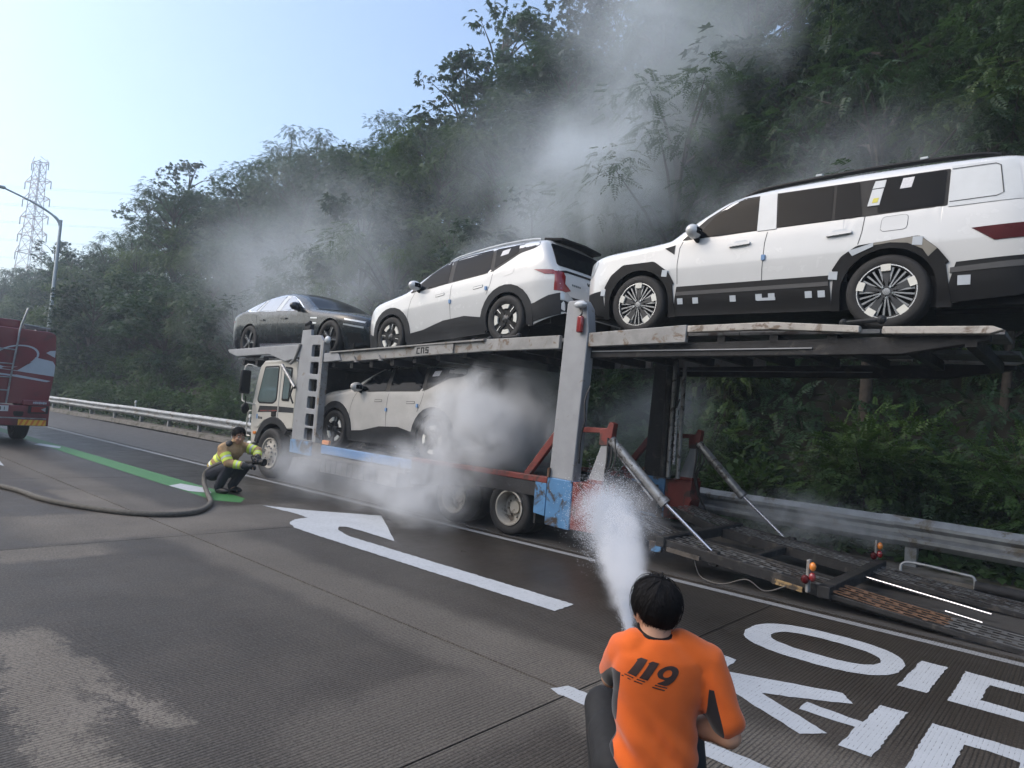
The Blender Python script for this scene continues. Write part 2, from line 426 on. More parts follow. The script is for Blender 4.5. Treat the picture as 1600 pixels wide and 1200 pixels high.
flat('turn_arrow', rough_edge([(-9.38, 5.17), (-8.74, 5.58), (-7.97, 6.3), (-7.2, 5.82), (-6.39, 5.29), (-7.0, 5.32), (-7.42, 5.31), (-7.47, 5.22), (-7.28, 5.08), (-6.88, 4.97), (-5.2, 4.97), (-3.47, 4.98), (-3.43, 4.66), (-5.2, 4.65), (-7.03, 4.65), (-7.62, 4.67), (-7.95, 4.78), (-8.15, 4.98), (-8.22, 5.22), (-8.6, 5.24)], .008), M_white, label='large white bent arrow painted on the road')
def oval(cx, cy, a, b, n=40, e=2.5):
    return [(cx+a*math.copysign(abs(cos(2*pi*i/n))**(2/e), cos(2*pi*i/n)), cy+b*math.copysign(abs(sin(2*pi*i/n))**(2/e), sin(2*pi*i/n))) for i in range(n)]
def shear(P): return [(x, y) for x, y in P]
flat('road_letter', rough_edge(oval(-1.60, 5.74, .57, .47)), M_white, holes=[rough_edge(oval(-1.58, 5.75, .40, .235))], label='white oval letter painted on the road by the ramp')
flat('road_letter', rough_edge([(-.97, 6.10), (-.80, 6.11), (-.81, 5.34), (-.98, 5.33)]), M_white, label='short white bar painted to the right of the oval letter')
flat('road_letter', rough_edge([(-.69, 6.13), (-.05, 6.10), (-.05, 5.94), (-.525, 5.93), (-.53, 5.52), (-.05, 5.51), (-.05, 5.33), (-.685, 5.32)]), M_white, label='white bracket shaped letter at the right edge of the road')
flat('road_letter', rough_edge([(-2.08, 4.86), (-1.91, 4.85), (-1.89, 4.55), (-1.55, 4.70), (-1.2, 4.84), (-1.10, 4.70), (-1.35, 4.52), (-1.56, 4.38), (-1.32, 4.25), (-1.09, 4.12), (-1.19, 3.98), (-1.5, 4.14), (-1.8, 4.32), (-2.05, 4.57)]), M_white, label='white forked letter beside the orange shirt')
flat('road_letter', rough_edge([(-1.31, 4.48), (-.985, 4.455), (-.98, 4.84), (-.83, 4.85), (-.84, 4.01), (-1.0, 4.01), (-1.0, 4.34), (-1.31, 4.33)]), M_white, label='white T shaped letter below the forked letter')
flat('road_letter', rough_edge([(-.69, 4.80), (-.10, 4.83), (-.10, 3.9), (-.25, 3.9), (-.26, 4.62), (-.40, 4.64), (-.51, 4.62), (-.52, 3.9), (-.69, 3.9)]), M_white, label='large white arch shaped letter at the lower right corner')

# ================================================================== KERB + GUARDRAIL
M_kerb = mat('weathered_kerb_concrete', (.13, .12, .105), .85, var=.3, vscale=5, bump=.5, bscale=60, dirt=(.05, .05, .03), damt=.35)
M_galv = mat('dull_galvanised_steel', (.27, .285, .295), .5, .45, var=.22, vscale=7, bump=.15, bscale=120, dirt=(.16, .14, .11), dscale=3, damt=.25)
RAIL = smooth_curve([(-200, 10.6), (-60, 10.7), (-40, 10.9), (-30, 11.2), (-20, 10.95), (-12, 10.55), (-5, 10.1), (-2, 9.95), (-.5, 9.7), (2, 9.45), (8, 9.2)])
kb = MB(); xs = [-120]+[-60+i*1.0 for i in range(69)]
prof = [(-.42, -.05), (-.38, .10), (.45, .13), (.6, -.3)]
for i, x in enumerate(xs):
    for dy, z in prof: kb.v.append((x, RAIL(x)+dy+.1, z))
    if i:
        for k in range(3): a = (i-1)*4+k; kb.f.append((a, a+1, a+5, a+4))
build('kerb', kb, M_kerb, kind='structure', label='low concrete kerb strip under the guardrail')
gr = empty('guardrail', (-20, 11, 0), label='galvanised steel crash barrier along the wooded roadside', cat='guardrail')
wp = [(.0, .36), (-.02, .37), (-.075, .43), (-.075, .47), (-.01, .52), (-.01, .57), (-.075, .62), (-.075, .66), (-.02, .72), (.0, .735), (.02, .72)]
xs = [6-4*i for i in range(27)]
for i in range(len(xs)-1):
    mb = MB(); a, b = xs[i], xs[i+1]; n = 6
    for k in range(n+1):
        x = a+.05+(b-a-.15)*k/n
        for dy, z in wp: mb.v.append((x+20, RAIL(x)-11+dy+.012*(i % 2), z+.008*(i % 2)))
        if k:
            for q in range(len(wp)-1): s = (k-1)*len(wp)+q; mb.f.append((s, s+1, s+1+len(wp), s+len(wp)))
    o = build('beam', mb, M_galv, gr, smooth=30); sm = o.modifiers.new('t', 'SOLIDIFY'); sm.thickness = .006
for x in [4.2-2.98*i for i in range(34)]:
    mb = MB().box((x+20, RAIL(x)-11+.11, .30), (.14, .13, .86)).box((x+20, RAIL(x)-11+.02, .55), (.10, .07, .25))
    build('post', mb, M_galv, gr, bevel=.008)

# marker posts behind the rail
M_plast = mat('white_marker_plastic', (.55, .57, .57), .5)
for (x, y) in ((-21.9, 11.3), (-33.3, 11.6)):
    d = empty('marker_post', (x, y, 0), cat='marker post', label='small white marker post behind the guardrail '+('beside the truck cab' if x > -25 else 'near the fire engine'))
    build('stake', MB().cyl((0, 0, 0), (0, 0, .85), .035, n=10), M_plast, d)
    build('reflector', MB().lathe([(0, -.03), (.07, -.03), (.07, .03), (0, .03)], (0, 0, .93), 'y', 16), M_plast, d)

# ================================================================== HILL
def ridge(x): return lerp_curve([(-400, 12), (-135, 12.8), (-112, 11.5), (-98, 9.6), (-80, 9.0), (-69, 12.6), (-58, 13.4), (-48, 14.6), (-38, 12.4), (-31, 12.6), (-25, 16.5), (-14, 20.5), (0, 23), (20, 24)], x)
def hill_z(x, y):
    e = y-(RAIL(x)+.55)
    if e < 0: return -.15+.25*max(0, 1+e/.5)
    r = ridge(x); n = mnoise.noise(Vector((x*.12, y*.12, 3)))*.9+mnoise.noise(Vector((x*.5, y*.5, 7)))*.25
    k = .10+.30*min(e, 2.2)+(.92+.30*min(1, max(0, (x+28)/14)))*max(0, e-2.2)
    z = -1.3*math.log(math.exp(-k/1.3)+math.exp(-r/1.3))
    return z+n*min(1, e/3)
M_soil = mat('dark_leaf_litter', (.015, .014, .009), .95, var=.5, vscale=3, bump=.8, bscale=12)
hb = MB(); ys = [0.05+.55*i for i in range(14)]+[8+1.6*i for i in range(16)]+[40, 55]; xs = [-420, -330, -260, -210]+[-180+3*i for i in range(67)]+[24, 40, 80, 160, 290]
for x in xs:
    for e in ys: y = RAIL(x)+.5+e; hb.v.append((x, y, hill_z(x, y)))
ny = len(ys)
for i in range(len(xs)-1):
    for k in range(ny-1): a = i*ny+k; hb.f.append((a, a+ny, a+ny+1, a+1))
build('hillside', hb, M_soil, smooth=60, kind='structure', label='steep earth slope under the wood beside the road')
build('ground', MB().box((-200, 0, -.42), (1020, 820, .2)), M_soil, kind='structure', label='flat ground around the road')

# wooded bank on the other side of the carriageway (behind the camera; the dark line mirrored in the paintwork)
M_bank = mat('distant_leaf_mass', (.030, .052, .022), .9, var=.55, vscale=1.6, bump=1.0, bscale=3)
ob = MB(); xs = [-420+20*i for i in range(34)]; ys = [-10, -14, -20, -27, -36, -60, -110]
for x in xs:
    for y in ys: ob.v.append((x, y, -.3+max(0, -y-11)*.62*(1-max(0, -y-34)*.004)*min(1, 40/max(1, -y))+mnoise.noise(Vector((x*.07, y*.07, 2)))*1.6*min(1, (-y-10)/8)))
for i in range(len(xs)-1):
    for k in range(len(ys)-1): a = i*len(ys)+k; ob.f.append((a, a+1, a+1+len(ys), a+len(ys)))
build('opposite_bank', ob, M_bank, smooth=60, kind='structure', label='leafy bank along the other side of the road')
# ================================================================== FOLIAGE
def leaf_mat(name, c0, c1, trans=.32):
    m = bpy.data.materials.new(name); m.use_nodes = True; t = NT(m); t.n.remove(t.n['Principled BSDF'])
    out = t.n['Material Output']; oi = t.new('ShaderNodeObjectInfo'); geo = t.new('ShaderNodeNewGeometry')
    at = t.new('ShaderNodeTexCoord').outputs['Object']
    n = t.noise(at, .55, 3); n2 = t.noise(at, 7, 2)
    f = t.math('ADD', t.math('MULTIPLY', n, .55), t.math('MULTIPLY', n2, .45)); f = t.math('MULTIPLY_ADD', oi.outputs['Random'], .55, t.math('SUBTRACT', f, .275))
    c = t.ramp(f, [(.22, c0), (.5, tuple((a+b)/2 for a, b in zip(c0, c1))), (.8, c1)])
    pb = t.new('ShaderNodeBsdfPrincipled'); t.l(c, pb.inputs['Base Color']); pb.inputs['Roughness'].default_value = .5; pb.inputs['Specular IOR Level'].default_value = .35
    tr = t.new('ShaderNodeBsdfTranslucent'); t.l(t.mix(.35, c, (.07, .13, .025)), tr.inputs[0])
    mx = t.new('ShaderNodeMixShader'); mx.inputs[0].default_value = trans
    t.l(pb.outputs[0], mx.inputs[1]); t.l(tr.outputs[0], mx.inputs[2]); t.l(mx.outputs[0], out.inputs[0]); return m
M_leafA = leaf_mat('locust_leaves', (.013, .036, .018), (.048, .098, .036))
M_leafB = leaf_mat('chestnut_leaves', (.010, .031, .019), (.034, .078, .036))
M_leafC = leaf_mat('shrub_leaves', (.020, .050, .015), (.065, .125, .030))
M_leafE = leaf_mat('light_locust_leaves', (.022, .050, .018), (.085, .135, .036))
M_leafD = leaf_mat('vine_leaves', (.024, .055, .020), (.066, .125, .036))
M_bark = mat('dark_bark', (.055, .045, .036), .9, var=.4, vscale=9, bump=.8, bscale=30)
rng = np.random.default_rng(5)

def leaf_mesh(name, P, D, U, size, m, kind):
    """P anchors, D growth direction, U up-ish; kind 'pinnate' spray of leaflets or 'broad' single folded leaves"""
    N = len(P); D = D/np.linalg.norm(D, axis=1, keepdims=True); Sd = np.cross(D, U); Sd /= np.linalg.norm(Sd, axis=1, keepdims=True)+1e-9; Up = np.cross(Sd, D)
    V = []; 
    def leaflet(base, d, s, up, L, w):
        tip = base+d*L; mid = base+d*(L*.45); V.append(np.stack([base, mid+s*w+up*(w*.25), tip, mid-s*w+up*(w*.25)], 1))
    if kind == 'pinnate':
        k = 6
        for i in range(k):
            t = (i+.7)/k; c = P+D*(size*t)[:, None]-Up*(size*.22*t*t)[:, None]
            for sg in (-1, 1):
                d = D*.5+Sd*sg*.85-Up*rng.uniform(.05, .35, (N, 1)); d /= np.linalg.norm(d, axis=1, keepdims=True)
                L = (size*.36*(1-.35*t))[:, None]; leaflet(c, d, np.cross(d, Up), Up, L, L*.24)
        c = P+D*size[:, None]-Up*(size*.22)[:, None]; leaflet(c, D-.4*Up, Sd, Up, (size*.28)[:, None], (size*.07)[:, None])
    elif kind == 'whorl':
        for a in np.linspace(-1.2, 1.2, 5):
            d = D*np.cos(a)+Sd*np.sin(a)-Up*rng.uniform(.1, .5, (N, 1)); d /= np.linalg.norm(d, axis=1, keepdims=True)
            L = (size*(.75+.25*np.cos(a)))[:, None]; leaflet(P, d, np.cross(d, Up), Up, L, L*.2)
    else:
        L = size[:, None]; leaflet(P, D, Sd, Up, L, L*.42)
    A = np.concatenate(V, 0).reshape(-1, 3); nq = len(A)//4
    me = bpy.data.meshes.new(name); me.vertices.add(len(A)); me.vertices.foreach_set('co', A.astype(np.float32).ravel())
    me.loops.add(nq*4); me.loops.foreach_set('vertex_index', np.arange(nq*4, dtype=np.int32)); me.polygons.add(nq)
    me.polygons.foreach_set('loop_start', np.arange(0, nq*4, 4, dtype=np.int32)); me.update(); me.validate(); me.materials.append(m); return me

def make_tree_mesh(i, H, Rc, base, nclump, per, size, m, kind, lean=0.0, droop=.35):
    """trunk + limbs mesh, and a crown of leaf sprays gathered in uneven clumps at the limb ends"""
    r = random.Random(100+i); tb = MB(); ends = []
    top = Vector((lean*H, r.uniform(-.2, .2), H*.9)); tr = [Vector((0, 0, -.6)), Vector((r.uniform(-.1, .1), 0, H*.3)), Vector((lean*H*.4+r.uniform(-.2, .2), r.uniform(-.2, .2), H*.6)), top]
    tp = catmull(tr, 5); n = len(tp); tb.tube(tp, [max(.02, (.018*H)*(1-.85*k/n)) for k in range(n)], 7)
    for k in range(nclump):
        f = r.random()**.8; zz = base+(H*.97-base)*f; ang = r.uniform(0, 2*pi)
        prof = (sin(pi*min(1, .16+.80*(1-f)**.75)))**.7; rad = Rc*prof*r.uniform(.45, 1.08)
        st = tp[min(n-1, int(n*max(.25, (zz-.8)/H*.95)))]; e = Vector((st.x+rad*cos(ang), st.y+rad*sin(ang), zz+r.uniform(-.3, .5)))
        if k % 2 == 0 or rad > Rc*.6:
            md = (st+e)/2+Vector((0, 0, .3)); tb.tube([st, md, e], [.006*H, .004*H, .008], 5)
        ends.append((e, r.uniform(.55, 1.15)*Rc*.34))
    Ps = []; Ds = []
    for e, cr in ends:
        q = rng.normal(size=(per, 3)); q /= np.linalg.norm(q, axis=1, keepdims=True); q *= (rng.random((per, 1))**.45)*cr; q[:, 2] *= .62
        Ps.append(np.array(e)+q); d = q/cr+np.array([e.x*.25/Rc, e.y*.25/Rc, 0])+rng.normal(size=(per, 3))*.45; d[:, 2] = d[:, 2]*.5-droop; Ds.append(d)
    P = np.concatenate(Ps); D = np.concatenate(Ds); sz = rng.uniform(.65, 1.25, len(P))*size
    U = np.tile(np.array([[0, 0, 1.0]]), (len(P), 1))+rng.normal(size=P.shape)*.25
    return tb, leaf_mesh('crown', P, D, U, sz, m, kind)

def tree_proto(i, **kw):
    tb, cr = make_tree_mesh(i, **kw); me = tb.mesh('trunk'); finish(me, 60); me.materials.append(M_bark); return (me, cr)
PROTO = [
    tree_proto(0, H=9.5, Rc=3.2, base=2.6, nclump=54, per=50, size=.34, m=M_leafA, kind='pinnate'),
    tree_proto(1, H=11.0, Rc=3.0, base=3.0, nclump=54, per=50, size=.33, m=M_leafA, kind='pinnate', lean=.05),
    tree_proto(2, H=8.0, Rc=3.4, base=1.6, nclump=44, per=56, size=.30, m=M_leafB, kind='whorl', droop=.2),
    tree_proto(3, H=9.0, Rc=2.7, base=1.2, nclump=46, per=56, size=.28, m=M_leafB, kind='whorl', droop=.3),
    tree_proto(4, H=7.0, Rc=2.9, base=1.0, nclump=48, per=52, size=.32, m=M_leafE, kind='pinnate', lean=-.08),
    tree_proto(5, H=12.0, Rc=3.1, base=3.4, nclump=34, per=26, size=.34, m=M_leafB, kind='whorl', lean=.06, droop=.5),
]
def shrub_mesh(i, Rc, H, n, size, m, kind):
    r = random.Random(300+i); tb = MB(); Ps = []; Ds = []
    for k in range(16):
        a = r.uniform(0, 2*pi); rad = Rc*r.uniform(.2, .95); e = Vector((rad*cos(a), rad*sin(a), H*r.uniform(.35, 1)*(1-.35*(rad/Rc)**2)))
        tb.tube([Vector((rad*.15*cos(a), rad*.15*sin(a), -.2)), Vector((e.x*.5, e.y*.5, e.z*.6)), e], [.02, .014, .006], 5)
        per = n//16; s = rng.random((per, 1)); q = rng.normal(size=(per, 3))*Rc*.24; q[:, 2] *= .7
        P = np.array([e.x*.5, e.y*.5, e.z*.55])*(1-s)+np.array(e)*s+q; P[:, 2] = np.maximum(P[:, 2], .05); Ps.append(P)
        d = q/(Rc*.3)+np.array([cos(a), sin(a), .3])*.5+rng.normal(size=(per, 3))*.4; Ds.append(d)
    P = np.concatenate(Ps); D = np.concatenate(Ds); U = np.tile(np.array([[0, 0, 1.0]]), (len(P), 1))+rng.normal(size=P.shape)*.3
    me = tb.mesh('stems'); finish(me, 60); me.materials.append(M_bark)
    return me, leaf_mesh('foliage', P, D, U, rng.uniform(.6, 1.3, len(P))*size, m, kind)
SHRUB = [shrub_mesh(0, 1.1, 1.5, 900, .17, M_leafC, 'broad'), shrub_mesh(1, 1.3, 2.0, 700, .30, M_leafC, 'pinnate'), shrub_mesh(2, .9, 1.1, 800, .14, M_leafD, 'broad'), shrub_mesh(3, 1.0, 1.7, 520, .28, M_leafA, 'pinnate')]

def put_tree(p, x, y, s, rz, label, group=None, dz=0, name='tree', cat='tree'):
    o = empty(name, (x, y, hill_z(x, y)+dz), (0, 0, rz), label=label, cat=cat, group=group); o.scale = (s, s, s*random.uniform(.92, 1.1))
    link('trunk', PROTO[p][0], None, o); link('crown', PROTO[p][1], None, o); return o
G_T = 'trees massed on the hillside'
rr = random.Random(21); cnt = 0
rows = [(2.7, 3.3), (5.4, 3.4), (8.4, 3.6), (11.6, 3.8), (15.0, 4.2), (19.5, 5.0), (23.0, 4.0)]
for ri, (e, spc) in enumerate(rows):
    x = 7.5-rr.random()*2
    while x > (-150 if ri < 6 else -28):
        far = max(0, -x-45); xx = x+rr.uniform(-.9, .9); y = RAIL(xx)+.5+e+rr.uniform(-.8, .8)
        if ri == 0 and -3.5 < xx < .5 and False: pass
        p = rr.choice([0, 0, 1, 2, 3, 4, 4]) if ri < 4 else rr.choice([0, 1, 2, 3, 3])
        if ri <= 1: p = rr.choice([2, 3, 4, 0, 4])
        s = rr.uniform(.72, 1.05)*(1.0 if ri > 1 else .8)*(1-min(.18, far*.006))
        if ri >= 4: s *= .9 if xx < -28 else 1.08
        if not (ri == 0 and xx > -13):
            zone = 'at the far left beyond the street lamp' if xx < -58 else 'above and left of the dark saloon' if xx < -26 else 'behind the smoke over the middle car' if xx < -9 else 'above the large box-shaped car'
            lvl = 'tree at the foot of the wood' if ri < 2 else 'tree halfway up the wood' if ri < 4 else 'tree along the wooded ridge'
            put_tree(p, xx, y, s, rr.uniform(0, 6.28), lvl+' '+zone, lvl+' '+zone); cnt += 1
        x -= spc*(1+far*.012)*rr.uniform(.85, 1.2)
# single trees that stand out
put_tree(5, -27.4, 24.5, .80, .4, 'tall loose-leaved tree rising above the skyline left of the smoke', dz=1.0)
put_tree(5, -25.2, 25.5, .95, 2.1, 'tallest open-crowned tree on the skyline cut off by the top edge', dz=.6)
put_tree(5, -64.5, 24.5, .92, 1.2, 'spindly tree sticking up from the left skyline above the lamp post', dz=1.2)
put_tree(5, -73.0, 25.0, .85, 3.0, 'second spindly skyline tree further left on the ridge', dz=.6)
put_tree(5, -100.0, 24.0, .8, 4.0, 'small tree on the far left skyline beside the pylon', dz=.8)
put_tree(0, -3.2, 13.4, .80, 1.0, 'nearest tree with drooping pinnate leaves under the raised deck', dz=.1)
put_tree(1, 1.3, 13.0, .86, 2.6, 'tree with bare dark trunk behind the right end of the guardrail', dz=-.2)
put_tree(0, -7.5, 13.8, .85, 4.4, 'tree with hanging sprays behind the rear gate posts')
put_tree(3, -11.5, 13.2, .75, 5.4, 'dark tree behind the middle of the carrier truck')
put_tree(1, 4.6, 14.5, 1.0, .5, 'yellowish green tree at the right edge behind the white box-shaped car')

for i, (x, e, p, s_) in enumerate(((-12.6, 3.0, 4, .70), (-9.6, 3.5, 4, .74), (-6.0, 3.2, 4, .66), (-5.0, 5.0, 3, .8), (-1.2, 3.6, 4, .70), (-.2, 5.4, 2, .8), (3.2, 4.0, 4, .74), (5.8, 3.4, 3, .7), (-2.6, 6.0, 0, .8), (-8.0, 5.6, 2, .8))):
    put_tree(p, x, RAIL(x)+.5+e, s_, i*1.7, ('low spreading tree in the dark wood under the raised deck' if x > -5.5 else 'low spreading tree in the dark wood behind the rear posts'), ('low spreading trees under the raised deck' if x > -5.5 else 'low spreading trees behind the rear posts'))
def put_shrub(p, x, y, s, label, group=None, dz=0, name='shrub'):
    o = empty(name, (x, y, hill_z(x, y)+dz), (0, 0, rr.uniform(0, 6.28)), label=label, cat='shrub', group=group); o.scale = (s, s, s)
    link('stem', SHRUB[p][0], None, o); link('foliage', SHRUB[p][1], None, o); return o
for x in [5.5-1.25*i for i in range(52)]:
    xx = x+rr.uniform(-.4, .4); put_shrub(rr.choice([0, 1, 2, 3, 0]), xx, RAIL(xx)+rr.uniform(1.5, 2.3), rr.uniform(.6, .95), 'leafy roadside shrub growing behind the guardrail', 'roadside shrubs')
for x in [-9-2.0*i for i in range(27)]:
    xx = x+rr.uniform(-.6, .6); put_shrub(rr.choice([1, 3, 0]), xx, RAIL(xx)+rr.uniform(3.0, 4.2), rr.uniform(.9, 1.4), 'taller shrub at the foot of the wooded slope', 'slope shrubs')
put_shrub(1, -2.7, 11.9, .95, 'bright green shrub with upright shoots behind the guardrail near the ramp')
# leafy undergrowth on the bank below the trees
n = 9000; X = rng.uniform(-15, 8, n); e = rng.uniform(1.2, 8.5, n); Yv = np.array([RAIL(x) for x in X])+.5+e; Zv = np.array([hill_z(x, y) for x, y in zip(X, Yv)])+.05+rng.random(n)**1.5*1.3
link('undergrowth', leaf_mesh('undergrowth', np.stack([X, Yv, Zv], 1), rng.normal(size=(n, 3))*.6+np.array([0, -.7, -.1]), np.tile(np.array([[0, -.5, 1.0]]), (n, 1))+rng.normal(size=(n, 3))*.25, rng.uniform(.22, .42, n), M_leafB, 'pinnate'), None, kind='stuff', label='dark leafy undergrowth on the bank under the trees')
# creeping vine and weeds: nobody could count the leaves
n = 15000; X = rng.uniform(-55, 7, n); X = np.where(rng.random(n) < .45, rng.uniform(-6, 7, n), X); e = rng.random(n)**1.2*2.3
Yv = np.array([RAIL(x) for x in X])+.12+e*1.1; Zv = np.array([hill_z(x, y) for x, y in zip(X, Yv)])+rng.random(n)**2*.32+.05; Zv = np.maximum(Zv, .14+rng.random(n)*.12)
D = rng.normal(size=(n, 3))*.6+np.array([0, -.7, .1]); U = np.tile(np.array([[0, -.35, 1.0]]), (n, 1))+rng.normal(size=(n, 3))*.2
link('ground_cover', leaf_mesh('ground_cover', np.stack([X, Yv, Zv], 1), D, U, rng.uniform(.08, .2, n), M_leafD, 'broad'), None, kind='stuff', label='low creeping vine leaves and weeds along the kerb')

# ================================================================== LAMP POST AND PYLON
M_pole = mat('grey_painted_pole', (.40, .44, .46), .45, .3, var=.08)
lp = empty('street_lamp', (-50.6, 12.05, 0), label='tall grey street lamp with one arm over the road behind the fire engine', cat='street lamp')
build('pole', MB().cyl((0, 0, 0), (-.1, 0, 12.0), .16, .09, 14), M_pole, lp)
arm = build('arm', MB().tube(catmull([(-.1, 0, 11.6), (-.15, -.3, 12.1), (-.3, -1.4, 12.7), (-.4, -3.0, 13.2)], 6), [.09]*7+[.07]*6+[.055]*6, 10), M_pole, lp)
build('lamp_head', MB().prism([(-.16, -3.0), (.16, -3.0), (.2, -3.4), (.12, -3.75), (-.12, -3.75), (-.2, -3.4)], 13.16, 13.30, 'z'), M_pole, lp, bevel=.03).location = (-.4, 0, 0)
build('base_plate', MB().box((0, 0, .06), (.5, .5, .12)), M_pole, lp, bevel=.01)
M_pyl = mat('red_and_white_pylon_steel', (.46, .42, .43), .6, .2, var=.05)
M_pylr = mat('pale_red_pylon_steel', (.50, .38, .37), .6, .2, var=.05)
py = empty('pylon', (-150, 31.4, 6), (0, 0, .5), label='lattice electricity pylon on the far left skyline', cat='pylon')
def half(z): return lerp_curve([(0, 5.2), (30, 2.5), (45, 1.7), (66, 1.2)], z)
lv = [0, 8, 16, 23, 29, 34, 38.5, 42.5, 46, 49.5, 53, 56, 59, 62, 65]
for i in range(len(lv)-1):
    mb = MB(); z0, z1 = lv[i], lv[i+1]; h0, h1 = half(z0), half(z1); c0 = [(sx*h0, sy*h0, z0) for sx, sy in ((-1,-1),(1,-1),(1,1),(-1,1))]; c1 = [(sx*h1, sy*h1, z1) for sx, sy in ((-1,-1),(1,-1),(1,1),(-1,1))]
    for k in range(4):
        mb.bar(c0[k], c1[k], .20, .20); mb.bar(c0[k], c1[(k+1) % 4], .10, .10); mb.bar(c0[(k+1) % 4], c1[k], .10, .10); mb.bar(c1[k], c1[(k+1) % 4], .10, .10)
    build('tower_section', mb, M_pylr if i % 4 in (2, 3) else M_pyl, py, smooth=None)
for z, L in ((34, 6.2), (40, 6.0), (46, 5.8), (52, 5.6), (58, 5.4), (64.5, 3.5)):
    for sg in (-1, 1):
        mb = MB(); h = half(z)
        for q in (-1, 1): mb.bar((sg*h, q*h, z), (sg*L, 0, z+.4), .2, .2); mb.bar((sg*h, q*h, z+2.0), (sg*L, 0, z+.4), .16, .16)
        a = build('cross_arm', mb, M_pyl, py, smooth=None); build('insulator', MB().cyl((sg*L, 0, z+.3), (sg*L, 0, z-2.2), .18), M_pole, a)
py.scale = (.556,)*3
M_wire = mat('power_line', (.42, .45, .50), .7)
for i, (z, L) in enumerate(((32, 6.2), (38, 6.0), (44, 5.8), (50, 5.6), (56, 5.4))):
    lvn = ('lowest', 'second lowest', 'middle', 'second highest', 'highest')[i]
    for sg in (-1, 1):
        a = Vector((-150, 31.4, 6))+Matrix.Rotation(.5, 3, 'Z') @ Vector((sg*L, 0, z))*.556; pts = []
        for k in range(25):
            t = k/24; pts.append((a.x+.749*(-90+t*260), a.y+.658*(-90+t*260), a.z+(t-.346)*(t-.346)*14+(t-.346)*4))
        build('power_line', MB().tube(pts, .016, 4), M_wire, smooth=None, label='thin power line at the '+lvn+' level of the lattice pylon', cat='power line', group=lvn+' pair of power lines')
# ================================================================== CARS
M_carw = mat('white_car_paint', (.54, .55, .55), .24, var=.02, vscale=3, coat=1.0)
M_card = mat('dark_green_black_car_paint', (.007, .011, .014), .26, 0, var=.1, vscale=3, coat=.40, spec=.3)
M_clad = mat('dark_grey_plastic_cladding', (.017, .0185, .021), .6, var=.1, spec=.25)
M_strip = mat('grey_plastic_strip', (.045, .046, .048), .55, var=.1)
M_cladb = mat('black_arch_plastic', (.0055, .006, .007), .6, var=.1, spec=.2)
M_blk = mat('black_plastic', (.0045, .005, .006), .5, var=.1, spec=.25)
M_glass = mat('tinted_car_glass', (.0030, .0042, .0062), .06, var=.05, spec=.07)
M_glassL = mat('light_car_glass', (.13, .16, .20), .08, var=.1, vscale=2, spec=.9, coat=.8)
M_tyre = mat('tyre_rubber', (.009, .009, .0095), .75, var=.25, vscale=12, bump=.2, bscale=90)
M_rimw = mat('machined_rim_lip', (.66, .66, .66), .22, .85, var=.04)
M_rimd = mat('dark_alloy', (.045, .047, .050), .35, .6, var=.1)
M_rimg = mat('grey_alloy_spoke', (.24, .25, .26), .3, .75, var=.08)
M_foam = mat('white_foam_pad', (.62, .62, .57), .8, var=.05)
M_tape = mat('pale_protective_tape', (.40, .44, .48), .5, var=.08)
M_film = mat('protective_film', (.46, .49, .51), .35, var=.05)
M_chrome = mat('chrome_trim', (.62, .65, .68), .16, .95, var=.04)
M_red = mat('red_lamp_lens', (.20, .012, .014), .18, var=.15, coat=.6)
M_dred = mat('dark_red_lamp_lens', (.060, .006, .008), .3, var=.2, spec=.15)
M_clear = mat('clear_lamp_lens', (.42, .45, .47), .12, .3, var=.1, coat=.6)
M_blue = mat('blue_foam_tab', (.16, .28, .48), .7)
M_paper = mat('paper_sheet', (.60, .60, .62), .8, var=.12, vscale=50)
M_tan = mat('tan_masking_paper', (.20, .19, .165), .7, var=.1)
M_yel = mat('yellow_note', (.60, .55, .10), .7)
M_seam = mat('panel_gap', (.045, .048, .05), .8)

